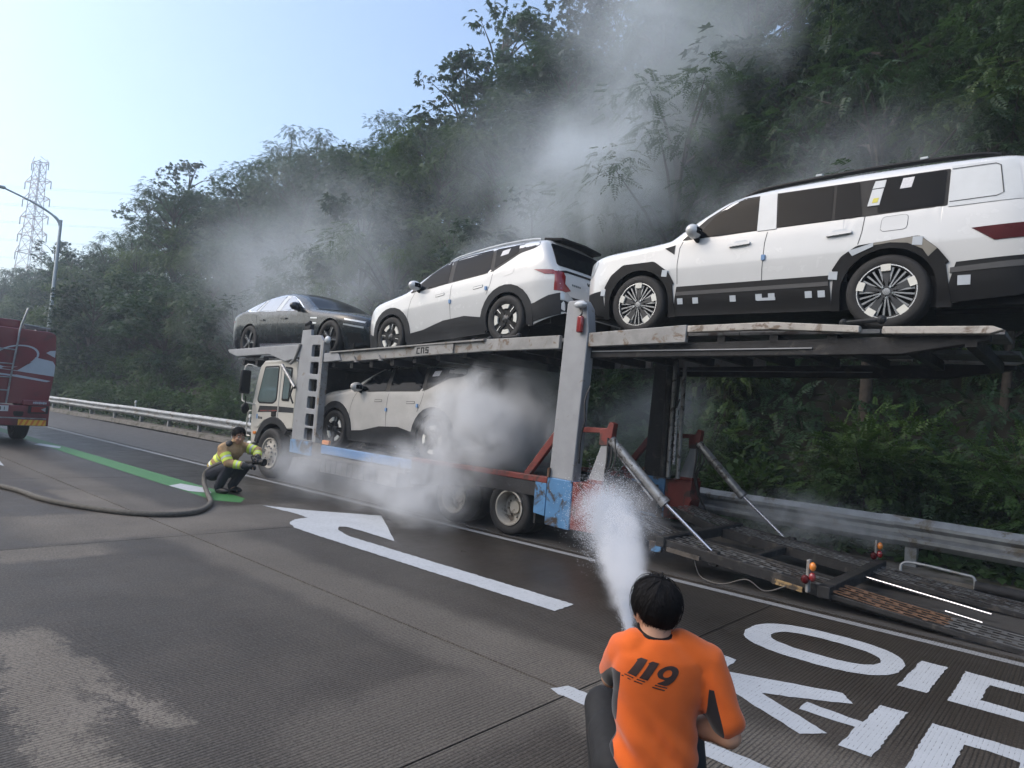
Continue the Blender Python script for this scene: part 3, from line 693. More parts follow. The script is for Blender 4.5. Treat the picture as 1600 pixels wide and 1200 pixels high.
def car_shell(L, wmax, top, belt, arches, rock, tumble, rtop, front_t, rear_t, zend=.33, camber=.045, step=.055, crease=None):
    """lofted car shell; returns MB. arches: (x, r, zhub). stations dense at the ends and arch edges."""
    tf = smooth_curve(top); xs = set()
    n = int(L/step)
    for i in range(n+1): xs.add(round(L*i/n, 4))
    for k in (.004, .012, .025, .045, .07, .10, .14): xs.add(k); xs.add(round(L-k, 4))
    for ax, ar, az in arches:
        for i in range(25): xs.add(round(ax-ar*cos(pi*i/24), 4))
        xs.add(round(ax-ar-.004, 4)); xs.add(round(ax+ar+.004, 4))
    xs = sorted(x for x in xs if 0 <= x <= L)
    def zbot(x):
        z = lerp_curve(rock, x)
        for ax, ar, az in arches:
            if abs(x-ax) < ar: z = max(z, az+sqrt(ar*ar-(x-ax)**2))
        return z
    def half(x, z, zt):
        w = wmax
        fx = max(0, (front_t[0]-x)/front_t[0]); rx = max(0, (x-(L-rear_t[0]))/rear_t[0])
        w -= front_t[1]*fx**front_t[2]+rear_t[1]*rx**rear_t[2]
        zb = lerp_curve(belt, x)
        if z > zb: w -= (z-zb)*tumble*(1 if z-zb > .05 else (z-zb)/.05)
        if z < .52: w -= .045*((.52-z)/.3)**2
        sh = abs(z-(zb-.30)); w -= .012*min(1, sh/.25)                         # fullest below the shoulder
        d = zt-z
        if d < rtop: w -= rtop*1.25*(1-sqrt(max(0, 1-(1-d/rtop)**2)))
        return max(w, .05)
    ts = [0, .06, .14, .22, .30, .38, .46, .54, .62, .70, .77, .83, .88, .92, .95, .975, .99, 1.0]; m = 9
    mb = MB(); R = 2*len(ts)+m-2
    for x in xs:
        zt = tf(x); zb = min(zbot(x), zt-.04); ring = []
        for t in ts: z = zb+(zt-zb)*t; ring.append((x, -half(x, z, zt), z))
        wt = -ring[-1][1]
        for k in range(1, m): y = -wt+2*wt*k/m; ring.append((x, y, zt+camber*min(1, wt/.5)*(1-(y/wt)**2)))
        for t in reversed(ts): z = zb+(zt-zb)*t; ring.append((x, half(x, z, zt), z))
        mb.v += ring
    R = len(ring)
    for i in range(len(xs)-1):
        for k in range(R-1): a = i*R+k; mb.f.append((a, a+1, a+1+R, a+R))
    mb.f.append(tuple(range(R-1, -1, -1))); o = (len(xs)-1)*R; mb.f.append(tuple(range(o, o+R)))
    return mb

def tyre_mb(r, w):
    p = [(r*.66, -w*.42), (r*.74, -w*.50), (r*.9, -w*.52), (r*.97, -w*.46), (r, -w*.36), (r, w*.36), (r*.97, w*.46), (r*.9, w*.52), (r*.74, w*.5), (r*.66, w*.42)]
    mb = MB().lathe(p, (0, 0, 0), 'y', 44)
    for g in (-.18, 0, .18): mb.lathe([(r+.001, w*(g-.02)), (r-.006, w*g), (r+.001, w*(g+.02))], (0, 0, 0), 'y', 44)
    return mb
def arm2d(a, r0, r1, w0, w1): # radial bar polygon in wheel plane
    c, s = cos(a), sin(a); return [(c*r-s*w, s*r+c*w) for r, w in ((r0, -w0), (r1, -w1), (r1, w1), (r0, w0))]
def wheel(parent, loc, r, w, style, side, spin=0.0):
    """side -1: visible face at -y. thing > wheel > tyre, rim, spokes..."""
    e = empty('wheel', loc); e.parent = parent; s = side; f = s*w*.40
    build('tyre', tyre_mb(r, w), M_tyre, e, smooth=50)
    ro = r*(.735 if style == 'suv' else .68)
    def disc(name, prof, m): return build(name, MB().lathe([(a, s*b) for a, b in prof], (0, 0, 0), 'y', 44), m, e, smooth=40)
    def bars(name, L, y0, y1, m, bev=.004):
        mb = MB()
        for P in L: mb.prism(P, s*y0, s*y1, 'y')
        return build(name, mb, m, e, smooth=30)
    if style == 'suv':
        disc('rim', [(ro*.93, w*.1), (ro*.955, w*.44), (ro, w*.47), (ro*1.02, w*.43), (ro*1.02, 0)], M_rimw)
        disc('rim_lip', [(ro*.945, w*.46), (ro*.955, w*.485), (ro*1.0, w*.485), (ro*1.015, w*.45)], M_rimw)
        disc('barrel', [(0, w*.08), (ro*.3, w*.08), (ro*.95, w*.12)], M_blk)
        five = [pi/2+spin+2*pi*k/5 for k in range(5)]
        bars('main_spokes', [arm2d(a, ro*.1, ro*.94, .026, .040) for a in five], w*.20, w*.40, M_rimd)
        for a in five:
            for k in (-2, -1, 0, 1, 2):
                if k == 0: continue
                th = a+pi/5+(k-(.5 if k > 0 else -.5))*2*pi/25
                bars('spoke', [arm2d(th, ro*.22, ro*.95, .006, .010)], w*.24, w*.40, M_rimg)
            bars('foam_pad', [arm2d(a, ro*.75, ro*1.0, .042, .047)], w*.40, w*.495, M_foam)
        for k in range(5):
            a = five[k]+pi/5; build('lug_nut', MB().cyl((cos(a)*.058, s*w*.36, sin(a)*.058), (cos(a)*.058, s*w*.44, sin(a)*.058), .011, n=6), M_chrome, e)
        disc('hub_cap', [(0, w*.445), (.034, w*.44), (.044, w*.38)], M_rimg)
    elif style == 'ev':
        disc('rim', [(ro*.93, w*.1), (ro*.97, w*.42), (ro, w*.45), (ro*1.02, w*.40), (ro*1.02, 0)], M_rimd)
        disc('face', [(0, w*.30), (ro*.45, w*.32), (ro*.97, w*.34)], M_blk)
        for k in range(4):
            a = pi/2+spin+k*pi/2
            ins = [(ro*.92*cos(a+t), ro*.92*sin(a+t)) for t in (-.36, -.2, 0, .2, .36)]+[(ro*.66*cos(a+t), ro*.66*sin(a+t)) for t in (.30, 0, -.30)]
            mb = MB().prism(ins, s*w*.33, s*w*.44, 'y'); build('insert', mb, M_foam, e)
            for dt in (-.13, .13): bars('spoke', [arm2d(a+pi/4+dt*.5, ro*.2, ro*.94, .040, .030)], w*.30, w*.40+(.002 if dt > 0 else 0), M_blk)
            bars('bright_edge', [arm2d(a+pi/4, ro*.55, ro*.95, .006, .009)], w*.40, w*.445, M_rimw)
        disc('hub_cap', [(0, w*.46), (.05, w*.45), (.075, w*.38), (.08, w*.3)], M_rimd)
        for k in range(5): a = spin+k*2*pi/5; build('lug_nut', MB().cyl((cos(a)*.057, s*w*.40, sin(a)*.057), (cos(a)*.057, s*w*.462, sin(a)*.057), .010, n=6), M_blk, e)
    elif style == 'sedan':
        disc('rim', [(ro*.93, w*.1), (ro*.97, w*.42), (ro, w*.45), (ro*1.02, w*.40), (ro*1.02, 0)], M_rimd)
        disc('barrel', [(0, w*.05), (ro*.95, w*.10)], M_blk)
        for k in range(5):
            a = pi/2+spin+k*2*pi/5
            for dt in (-.11, .11): bars('spoke', [arm2d(a+dt, ro*.15, ro*.96, .020, .013)], w*.22, w*.42, M_rimg if dt > 0 else M_rimd)
        disc('hub_cap', [(0, w*.46), (.04, w*.45), (.06, w*.3)], M_rimg)
    return e

def mirror_part(parent, x, y, z, m, sgn):
    """door mirror: shell + foot"""
    b = build('mirror', MB().ell((x, y+sgn*.16, z+.05), (.085, .13, .085), 14, 8), m, parent, smooth=60)
    build('mirror_glass', MB().box((x+.074, y+sgn*.16, z+.05), (.02, .13, .075)), M_glass, b, bevel=.01)
    build('mirror_foot', MB().bar((x+.01, y+sgn*.02, z-.05), (x, y+sgn*.13, z), .05, .05), M_blk, b, bevel=.01)
    return b
def seam(parent, bvh, path, ax, name='panel_gap', w=.008, m=None):
    return build(name, patch(bvh, ribbon(path, w), ax, .0015, .05, skirt=False), m or M_seam, parent, smooth=60)
def panel(parent, name, bvh, poly, ax, m, off=.004, step=.06, **kw):
    return build(name, patch(bvh, poly, ax, off, step, **kw), m, parent, smooth=35)
def arch_strip(ax_, az, r0, r1, a0, a1, n=16, shape=None):
    P = [(ax_+r0*cos(a0+(a1-a0)*i/n), az+r0*sin(a0+(a1-a0)*i/n)) for i in range(n+1)]
    if shape: return P+shape[::-1]
    return P+[(ax_+r1*cos(a1+(a0-a1)*i/n), az+r1*sin(a1+(a0-a1)*i/n)) for i in range(n+1)]

# ---------------------------------------------------------------- rugged electric SUV
def make_ev(name, label, group=None):
    c = empty(name, label=label, cat='car', group=group); c.rotation_mode = 'XYZ'
    fx, rx, zh, ra = .88, 3.63, .365, .415
    top = [(0, .62), (.012, .78), (.04, .90), (.10, .985), (.25, 1.045), (.6, 1.095), (1.0, 1.14), (1.22, 1.18), (1.5, 1.335), (1.8, 1.49), (2.1, 1.60), (2.5, 1.655), (3.0, 1.665), (3.5, 1.645), (3.95, 1.60), (4.22, 1.555), (4.27, 1.50), (4.36, 1.34), (4.46, 1.14), (4.52, 1.04), (4.57, .92), (4.60, .75), (4.615, .55)]
    sh = car_shell(4.615, .937, top, [(0, .93), (1.2, 1.08), (3.4, 1.14), (4.6, 1.18)], [(fx, ra, zh), (rx, ra, zh)], [(0, .30), (.45, .22), (4.1, .22), (4.615, .36)], .40, .15, (.75, .22, 2.6), (.55, .17, 2.6))
    body = build('body', sh, M_carw, c, smooth=45); B = bvh_of(body)
    build('underbody', MB().box((2.3, 0, .40), (4.2, 1.60, .34)).box((.88, 0, .6), (.86, 1.30, .5)).box((3.63, 0, .6), (.86, 1.30, .5)), M_blk, c)
    for s, ax in ((-1, '+y'), (1, '-y')):
        dlo = round_poly([(1.38, 1.085), (3.15, 1.135), (3.38, 1.16), (3.84, 1.37), (4.12, 1.40), (4.20, 1.44), (4.14, 1.535), (3.6, 1.585), (2.7, 1.605), (2.25, 1.575), (1.82, 1.395)], .05)
        panel(c, 'window_surround', B, dlo, ax, M_blk, .003, .08)
        panel(c, 'front_window', B, round_poly([(1.50, 1.105), (2.33, 1.13), (2.27, 1.55), (2.18, 1.545), (1.82, 1.365)], .03), ax, M_glass, .007, .08)
        panel(c, 'rear_window', B, round_poly([(2.44, 1.135), (3.12, 1.155), (3.28, 1.18), (3.20, 1.565), (2.7, 1.58), (2.38, 1.565)], .03), ax, M_glass, .007, .08)
        q = panel(c, 'quarter_window', B, round_poly([(3.36, 1.20), (3.80, 1.40), (3.76, 1.53), (3.28, 1.56)], .03), ax, M_glass, .007, .08)
        build('window_sheet', patch(B, [(3.42, 1.40), (3.58, 1.41), (3.60, 1.50), (3.44, 1.49)], ax, .011, .08), M_paper, q)
        for x, nm in ((fx, 'front'), (rx, 'rear')):
            P = arch_strip(x, zh, ra-.004, ra+.115, -.30, pi+.30)
            panel(c, 'wheel_arch_trim', B, P, ax, M_clad, .018, .07)
        panel(c, 'sill_cladding', B, [(1.30, .19), (3.20, .19), (3.14, .45), (2.75, .52), (2.25, .50), (1.75, .40), (1.36, .37)], ax, M_clad, .016, .08)
        panel(c, 'rear_bumper_cladding', B, [(4.05, .25), (4.57, .35), (4.57, .66), (4.42, .63), (4.2, .54), (4.13, .53)], ax, M_clad, .014, .07)
        panel(c, 'front_bumper_cladding', B, [(.03, .28), (.42, .21), (.40, .42), (.12, .52), (.03, .52)], ax, M_clad, .012, .06)
        seam(c, B, [(1.36, .38), (1.34, .62), (1.36, .80), (1.42, .97), (1.52, 1.08)], ax)
        seam(c, B, [(2.42, .50), (2.40, .80), (2.42, 1.02), (2.46, 1.13)], ax)
        seam(c, B, [(3.22, .80), (3.30, .95), (3.36, 1.16)], ax)
        for x in (2.16, 3.04):
            h = panel(c, 'door_handle', B, round_poly([(x-.10, .925), (x+.10, .935), (x+.10, .965), (x-.10, .955)], .01), ax, M_carw, .006, .06); 
            build('handle_gap', patch(B, round_poly([(x-.108, .918), (x+.108, .928), (x+.108, .972), (x-.108, .962)], .012), ax, .002, .06, skirt=False), M_seam, h)
        for x, z in ((2.41, .80), (3.22, .90)): panel(c, 'foam_tab', B, [(x-.02, z-.03), (x+.02, z-.03), (x+.02, z+.03), (x-.02, z+.03)], ax, M_blue, .02, .05)
        panel(c, 'charge_flap', B, round_poly([(3.55, 1.03), (3.78, 1.05), (3.80, 1.20), (3.60, 1.20)], .05), ax, M_carw, .003, .06)
        panel(c, 'headlamp', B, round_poly([(.045, .80), (.13, .86), (.30, .965), (.24, .975), (.11, .93), (.045, .88)], .015), ax, M_blk, .006, .04)
        panel(c, 'tail_lamp', B, [(4.18, 1.04), (4.52, 1.0), (4.54, .93), (4.36, .95)], ax, M_red, .008, .05)
        mirror_part(c, 1.62, s*.86, 1.12, M_carw, s)
        for x in (fx, rx): wheel(c, (x, s*.825, zh), zh, .235, 'ev', s, spin=(.0 if x > 2 else .55))
        build('roof_rail', MB().tube(catmull([(2.05, s*.60, 1.585), (2.3, s*.615, 1.645), (3.2, s*.615, 1.672), (3.9, s*.60, 1.635), (4.05, s*.6, 1.60)], 4), .016, 6), M_film, c)
    # front and rear faces
    panel(c, 'windscreen', B, round_poly([(1.30, -.62), (1.30, .62), (2.0, .50), (2.0, -.50)], .08), '-z', M_glass, .006, .12)
    panel(c, 'rear_glass', B, round_poly([(-.76, 1.09), (.76, 1.09), (.66, 1.49), (-.66, 1.49)], .05), '-x', M_glass, .008, .1)
    sp = build('spoiler', MB().prism([(-.60, 0), (-.52, .30), (0, .36), (.52, .30), (.60, 0)], -.02, .025, 'z'), M_blk, c, bevel=.012); sp.location = (4.10, 0, 1.60); sp.rotation_euler = (0, .14, 0); sp.scale = (1, 1, 1)
    sp.data.transform(Matrix.Rotation(-pi/2, 4, 'Z'))
    tl = panel(c, 'light_bar', B, [(-.80, .985), (-.62, 1.03), (.62, 1.03), (.80, .985), (.80, .955), (.6, .995), (-.6, .995), (-.80, .955)], '-x', M_blk, .010, .07)
    for s in (-1, 1):
        panel(c, 'tail_lamp', B, [(s*.845, .99), (s*.70, .985), (s*.68, .92), (s*.72, .80), (s*.60, .71), (s*.72, .67), (s*.845, .70)], '-x', M_red, .012, .05)
        panel(c, 'lower_lamp', B, [(s*.55, .50), (s*.80, .55), (s*.80, .66), (s*.70, .67), (s*.50, .54)], '-x', M_clear, .02, .05)
        panel(c, 'reflector', B, [(s*.50, .50), (s*.56, .50), (s*.56, .58), (s*.50, .57)], '-x', M_red, .022, .05)
    panel(c, 'rear_bumper', B, [(-.84, .38), (.84, .38), (.84, .55), (.6, .62), (-.6, .62), (-.84, .55)], '-x', M_clad, .012, .08)
    pl = panel(c, 'number_plate', B, [(-.26, .50), (.26, .50), (.26, .61), (-.26, .61)], '-x', M_paper, .026, .1)
    for k, dg in enumerate(('709',)): digits(pl, B, dg, (-.06, .515), .08, '-x', .029)
    lg = []   # maker's mark on the tailgate
    for P in ([(-.135, .875), (-.115, .875), (-.115, .93), (-.135, .93)], [(-.115, .905), (-.07, .93), (-.045, .93), (-.092, .903), (-.05, .875), (-.078, .875), (-.115, .897)], [(-.04, .875), (-.02, .875), (.005, .93), (-.015, .93)], [(.0, .93), (.022, .93), (.062, .875), (.04, .875)], [(.055, .875), (.075, .875), (.075, .90), (.06, .91)]):
        panel(c, 'badge', B, [(y, z) for y, z in P], '-x', M_blk, .006, .03)
    for k in range(5): panel(c, 'badge', B, [(-.55+k*.045, .80), (-.515+k*.045, .80), (-.515+k*.045, .83), (-.55+k*.045, .83)], '-x', M_chrome, .005, .03)
    return c

SEG = {'0': 'abcdef', '1': 'bc', '2': 'abged', '3': 'abgcd', '4': 'fgbc', '5': 'afgcd', '6': 'afgedc', '7': 'abc', '8': 'abcdefg', '9': 'abcdfg',
       'C': 'afed', 'N': 'efabc', 'S': 'afgcd', 'T': 'ai', 'K': 'efgbc', 'O': 'abcdef', 'A': 'efabcg', 'E': 'afged', 'D': 'abcdef', 'P': 'abefg', 'U': 'bcdef'}
def digits(parent, B, txt, org, h, ax, off, m=None, slant=0.0, dirn=1, bold=.16):
    """block characters from strokes laid on a surface"""
    w = h*.55; t = h*bold; x0, z0 = org; m = m or M_blk
    for ch in txt:
        seg = SEG.get(ch, 'g'); R = {'a': (0, h-t, w, h), 'd': (0, 0, w, t), 'g': (0, h/2-t/2, w, h/2+t/2), 'f': (0, h/2, t, h), 'e': (0, 0, t, h/2), 'b': (w-t, h/2, w, h), 'c': (w-t, 0, w, h/2), 'i': (w/2-t/2, 0, w/2+t/2, h)}
        for s in seg:
            a, b, c_, d = R[s]; P = [(x0+dirn*(a+slant*b), z0+b), (x0+dirn*(c_+slant*b), z0+b), (x0+dirn*(c_+slant*d), z0+d), (x0+dirn*(a+slant*d), z0+d)]
            build('character_stroke', patch(B, P, ax, off+.0006*ord(s)/97, .5, skirt=False), m, parent, smooth=None)
        x0 += dirn*w*1.35

# ---------------------------------------------------------------- large box-shaped SUV
def make_suv():
    c = empty('box_shaped_car', label='large white box-shaped car with taped black cladding at the rear of the upper deck', cat='car')
    fx, rx, zh, ra = .87, 3.685, .375, .435
    top = [(0, .62), (.006, .85), (.02, .98), (.06, 1.045), (.2, 1.08), (.6, 1.115), (1.0, 1.15), (1.22, 1.18), (1.42, 1.30), (1.7, 1.475), (1.95, 1.60), (2.2, 1.655), (2.6, 1.68), (3.3, 1.69), (4.0, 1.68), (4.45, 1.655), (4.60, 1.625), (4.66, 1.57), (4.70, 1.42), (4.735, 1.24), (4.79, 1.13), (4.815, .95), (4.825, .75), (4.83, .5)]
    sh = car_shell(4.83, .95, top, [(0, .98), (1.2, 1.10), (4.8, 1.15)], [(fx, ra, zh), (rx, ra, zh)], [(0, .32), (.4, .24), (4.2, .24), (4.83, .36)], .22, .11, (.55, .16, 2.8), (.45, .13, 3.0))
    body = build('body', sh, M_carw, c, smooth=45); B = bvh_of(body)
    build('underbody', MB().box((2.4, 0, .38), (4.5, 1.62, .30)).box((.87, 0, .62), (.9, 1.32, .55)).box((3.69, 0, .62), (.9, 1.32, .55)).cyl((4.05, -.55, .30), (4.62, -.55, .30), .11, n=14), M_blk, c)
    for s, ax in ((-1, '+y'), (1, '-y')):
        panel(c, 'window_surround', B, round_poly([(1.42, 1.135), (4.16, 1.175), (4.16, 1.56), (2.15, 1.585), (2.0, 1.555), (1.72, 1.39)], .02), ax, M_blk, .003, .09)
        panel(c, 'front_window', B, round_poly([(1.60, 1.15), (2.34, 1.16), (2.31, 1.56), (2.10, 1.555), (1.80, 1.395)], .025), ax, M_glass, .008, .08)
        panel(c, 'door_pillar_film', B, [(2.345, 1.14), (2.56, 1.143), (2.51, 1.585), (2.315, 1.583)], ax, M_film, .010, .08)
        panel(c, 'rear_window', B, round_poly([(2.57, 1.16), (3.13, 1.165), (3.11, 1.565), (2.53, 1.57)], .02), ax, M_glass, .008, .08)
        panel(c, 'rear_quarter_light', B, round_poly([(3.16, 1.165), (3.42, 1.17), (3.36, 1.56), (3.14, 1.562)], .02), ax, M_glass, .008, .08)
        q = panel(c, 'cargo_window', B, round_poly([(3.56, 1.185), (4.13, 1.19), (4.13, 1.55), (3.54, 1.555)], .02), ax, M_glass, .008, .08)
        build('window_sheet', patch(B, [(3.74, 1.42), (3.84, 1.42), (3.86, 1.53), (3.76, 1.53)], ax, .012, .08), M_paper, q)
        build('window_sheet', patch(B, [(3.49, 1.46), (3.60, 1.46), (3.61, 1.54), (3.51, 1.54)], ax, .013, .08), M_film, q)
        k = build('window_sheet', patch(B, [(3.46, 1.27), (3.57, 1.27), (3.595, 1.45), (3.49, 1.45)], ax, .013, .08), M_film, q)
        build('yellow_note', patch(B, [(3.50, 1.30), (3.55, 1.30), (3.56, 1.35), (3.51, 1.35)], ax, .016, .08), M_yel, q)
        panel(c, 'grab_panel_film', B, [(4.165, 1.16), (4.62, 1.165), (4.57, 1.575), (4.165, 1.585)], ax, M_film, .008, .08)
        seam(c, B, [(4.17, 1.21), (4.46, 1.215), (4.50, 1.24), (4.47, 1.52), (4.44, 1.545), (4.17, 1.55)], ax, w=.007).location = (0, s*.010, 0)
        for x, P in ((fx, [(.36, .36), (.345, .60), (.45, .77), (.62, .895), (1.07, .905), (1.27, .76), (1.365, .60), (1.39, .36)]), (rx, [(3.17, .36), (3.16, .61), (3.25, .76), (3.40, .86), (3.95, .905), (4.11, .76), (4.20, .62), (4.22, .36)])):
            n = 18; inner = [(x+ (ra-.004)*cos(pi+.12-(pi+.24)*i/n), zh+(ra-.004)*sin(pi+.12-(pi+.24)*i/n)) for i in range(n+1)]
            xl, xr = P[0][0], P[-1][0]; P = round_poly(P[1:-1], .03); P = [(inner[0][0], .20), (xl, .20)]+P+[(xr, .20), (inner[-1][0], .20)]
            t = panel(c, 'wheel_arch_trim', B, P+inner[::-1], ax, M_cladb, .020, .06)
            if x == rx:
                build('masking', patch(B, [(3.55, .872), (3.95, .90), (4.10, .765), (4.03, .69), (3.98, .77), (3.85, .84), (3.70, .86), (3.55, .845)], ax, .024, .05), M_tan, t)
                build('tape', patch(B, [(3.32, .81), (3.55, .872), (3.55, .835), (3.36, .755)], ax, .027, .05), M_tape, t)
                for tx, tz in ((3.18, .57), (3.93, .855)): build('tape', patch(B, [(tx-.04, tz-.04), (tx+.045, tz-.05), (tx+.05, tz+.035), (tx-.035, tz+.04)], ax, .028, .05), M_tape, t)
            else:
                for tx, tz in ((1.23, .74), (.335, .55)): build('tape', patch(B, [(tx-.04, tz-.035), (tx+.03, tz-.045), (tx+.045, tz+.035), (tx-.03, tz+.045)], ax, .026, .05), M_tape, t)
        panel(c, 'sill_cladding', B, [(1.36, .21), (3.18, .21), (3.14, .575), (1.40, .565)], ax, M_blk, .016, .08)
        sl = panel(c, 'sill_strip', B, [(1.40, .455), (3.14, .465), (3.14, .51), (1.40, .50)], ax, M_strip, .020, .08)
        for tx in (1.46, 1.66, 2.12, 2.42, 2.56, 2.95, 3.08): build('tape', patch(B, [(tx-.035, .35), (tx+.035, .35), (tx+.03, .42), (tx-.04, .42)], ax, .022, .05), M_tape, sl)
        build('tape', patch(B, [(2.40, .345), (2.60, .345), (2.60, .375), (2.40, .375)], ax, .023, .05), M_tape, sl)
        panel(c, 'rear_bumper_cladding', B, [(4.16, .24), (4.6, .29), (4.80, .36), (4.80, .66), (4.235, .62)], ax, M_blk, .014, .07)
        panel(c, 'bumper_strip', B, [(4.2, .52), (4.79, .56), (4.79, .62), (4.2, .57)], ax, M_strip, .019, .07)
        panel(c, 'tape_patch', B, [(4.25, .40), (4.33, .40), (4.33, .49), (4.25, .49)], ax, M_tape, .020, .07)
        panel(c, 'front_bumper_cladding', B, [(.03, .30), (.38, .24), (.31, .58), (.02, .56)], ax, M_cladb, .014, .06)
        panel(c, 'tail_lamp', B, [(4.32, .93), (4.80, .95), (4.80, .82), (4.46, .80)], ax, M_dred, .008, .06)
        panel(c, 'headlamp', B, round_poly([(.02, .78), (.10, .82), (.19, .98), (.16, 1.01), (.05, .98)], .02), ax, M_clear, .006, .04)
        panel(c, 'fender_vent', B, [(1.20, 1.06), (1.34, 1.085), (1.335, .97)], ax, M_clad, .005, .05)
        panel(c, 'fuel_flap', B, round_poly([(3.60, .985), (3.83, .99), (3.84, 1.135), (3.61, 1.13)], .04), ax, M_carw, .004, .06)
        seam(c, B, round_poly([(3.60, .985), (3.83, .99), (3.84, 1.135), (3.61, 1.13)], .04)+[(3.60, 1.0)], ax)
        seam(c, B, [(1.40, .60), (1.385, .85), (1.40, 1.04), (1.44, 1.12)], ax)
        seam(c, B, [(2.44, .30), (2.43, .70), (2.44, 1.0), (2.47, 1.15)], ax)
        seam(c, B, [(3.40, .875), (3.43, 1.0), (3.45, 1.17)], ax)
        for x in (2.16, 3.22):
            h = panel(c, 'door_handle', B, round_poly([(x-.13, .985), (x+.12, 1.0), (x+.12, 1.03), (x-.13, 1.02)], .01), ax, M_carw, .035, .06)
            build('handle_cup', patch(B, round_poly([(x-.09, .96), (x+.08, .97), (x+.08, 1.06), (x-.08, 1.05)], .03), ax, .001, .06, skirt=False), M_film, h)
        panel(c, 'foam_tab', B, [(2.42, .80), (2.46, .80), (2.46, .86), (2.42, .86)], ax, M_blue, .02, .05)
        mirror_part(c, 1.62, s*.88, 1.15, M_carw, s)
        for x in (fx, rx): wheel(c, (x, s*.83, zh), zh, .25, 'suv', s, spin=(.0 if x < 2 else .06))
        build('roof_rail', MB().tube(catmull([(1.95, s*.66, 1.60), (2.15, s*.67, 1.675), (2.4, s*.675, 1.715), (3.4, s*.68, 1.745), (4.25, s*.67, 1.725), (4.45, s*.66, 1.68)], 4), .026, 8), M_blk, c)
        for x in (2.9, 3.9): build('rail_clip', MB().box((x, s*.68, 1.765), (.07, .05, .025)), M_film, c, bevel=.006)
    panel(c, 'windscreen', B, round_poly([(1.28, -.70), (1.28, .70), (1.92, .62), (1.92, -.62)], .06), '-z', M_glass, .006, .12)
    panel(c, 'rear_glass', B, round_poly([(-.70, 1.19), (.70, 1.19), (.66, 1.56), (-.66, 1.56)], .04), '-x', M_glass, .008, .1)
    panel(c, 'tail_lamp', B, [(-.84, .82), (.84, .82), (.84, .93), (-.84, .93)], '-x', M_dred, .010, .1)
    panel(c, 'rear_bumper', B, [(-.86, .40), (.86, .40), (.86, .62), (-.86, .62)], '-x', M_blk, .012, .1)
    for s in (-1, 1): panel(c, 'rear_reflector', B, [(s*.55, .56), (s*.82, .56), (s*.82, .60), (s*.55, .60)], '-x', M_red, .018, .1)
    return c

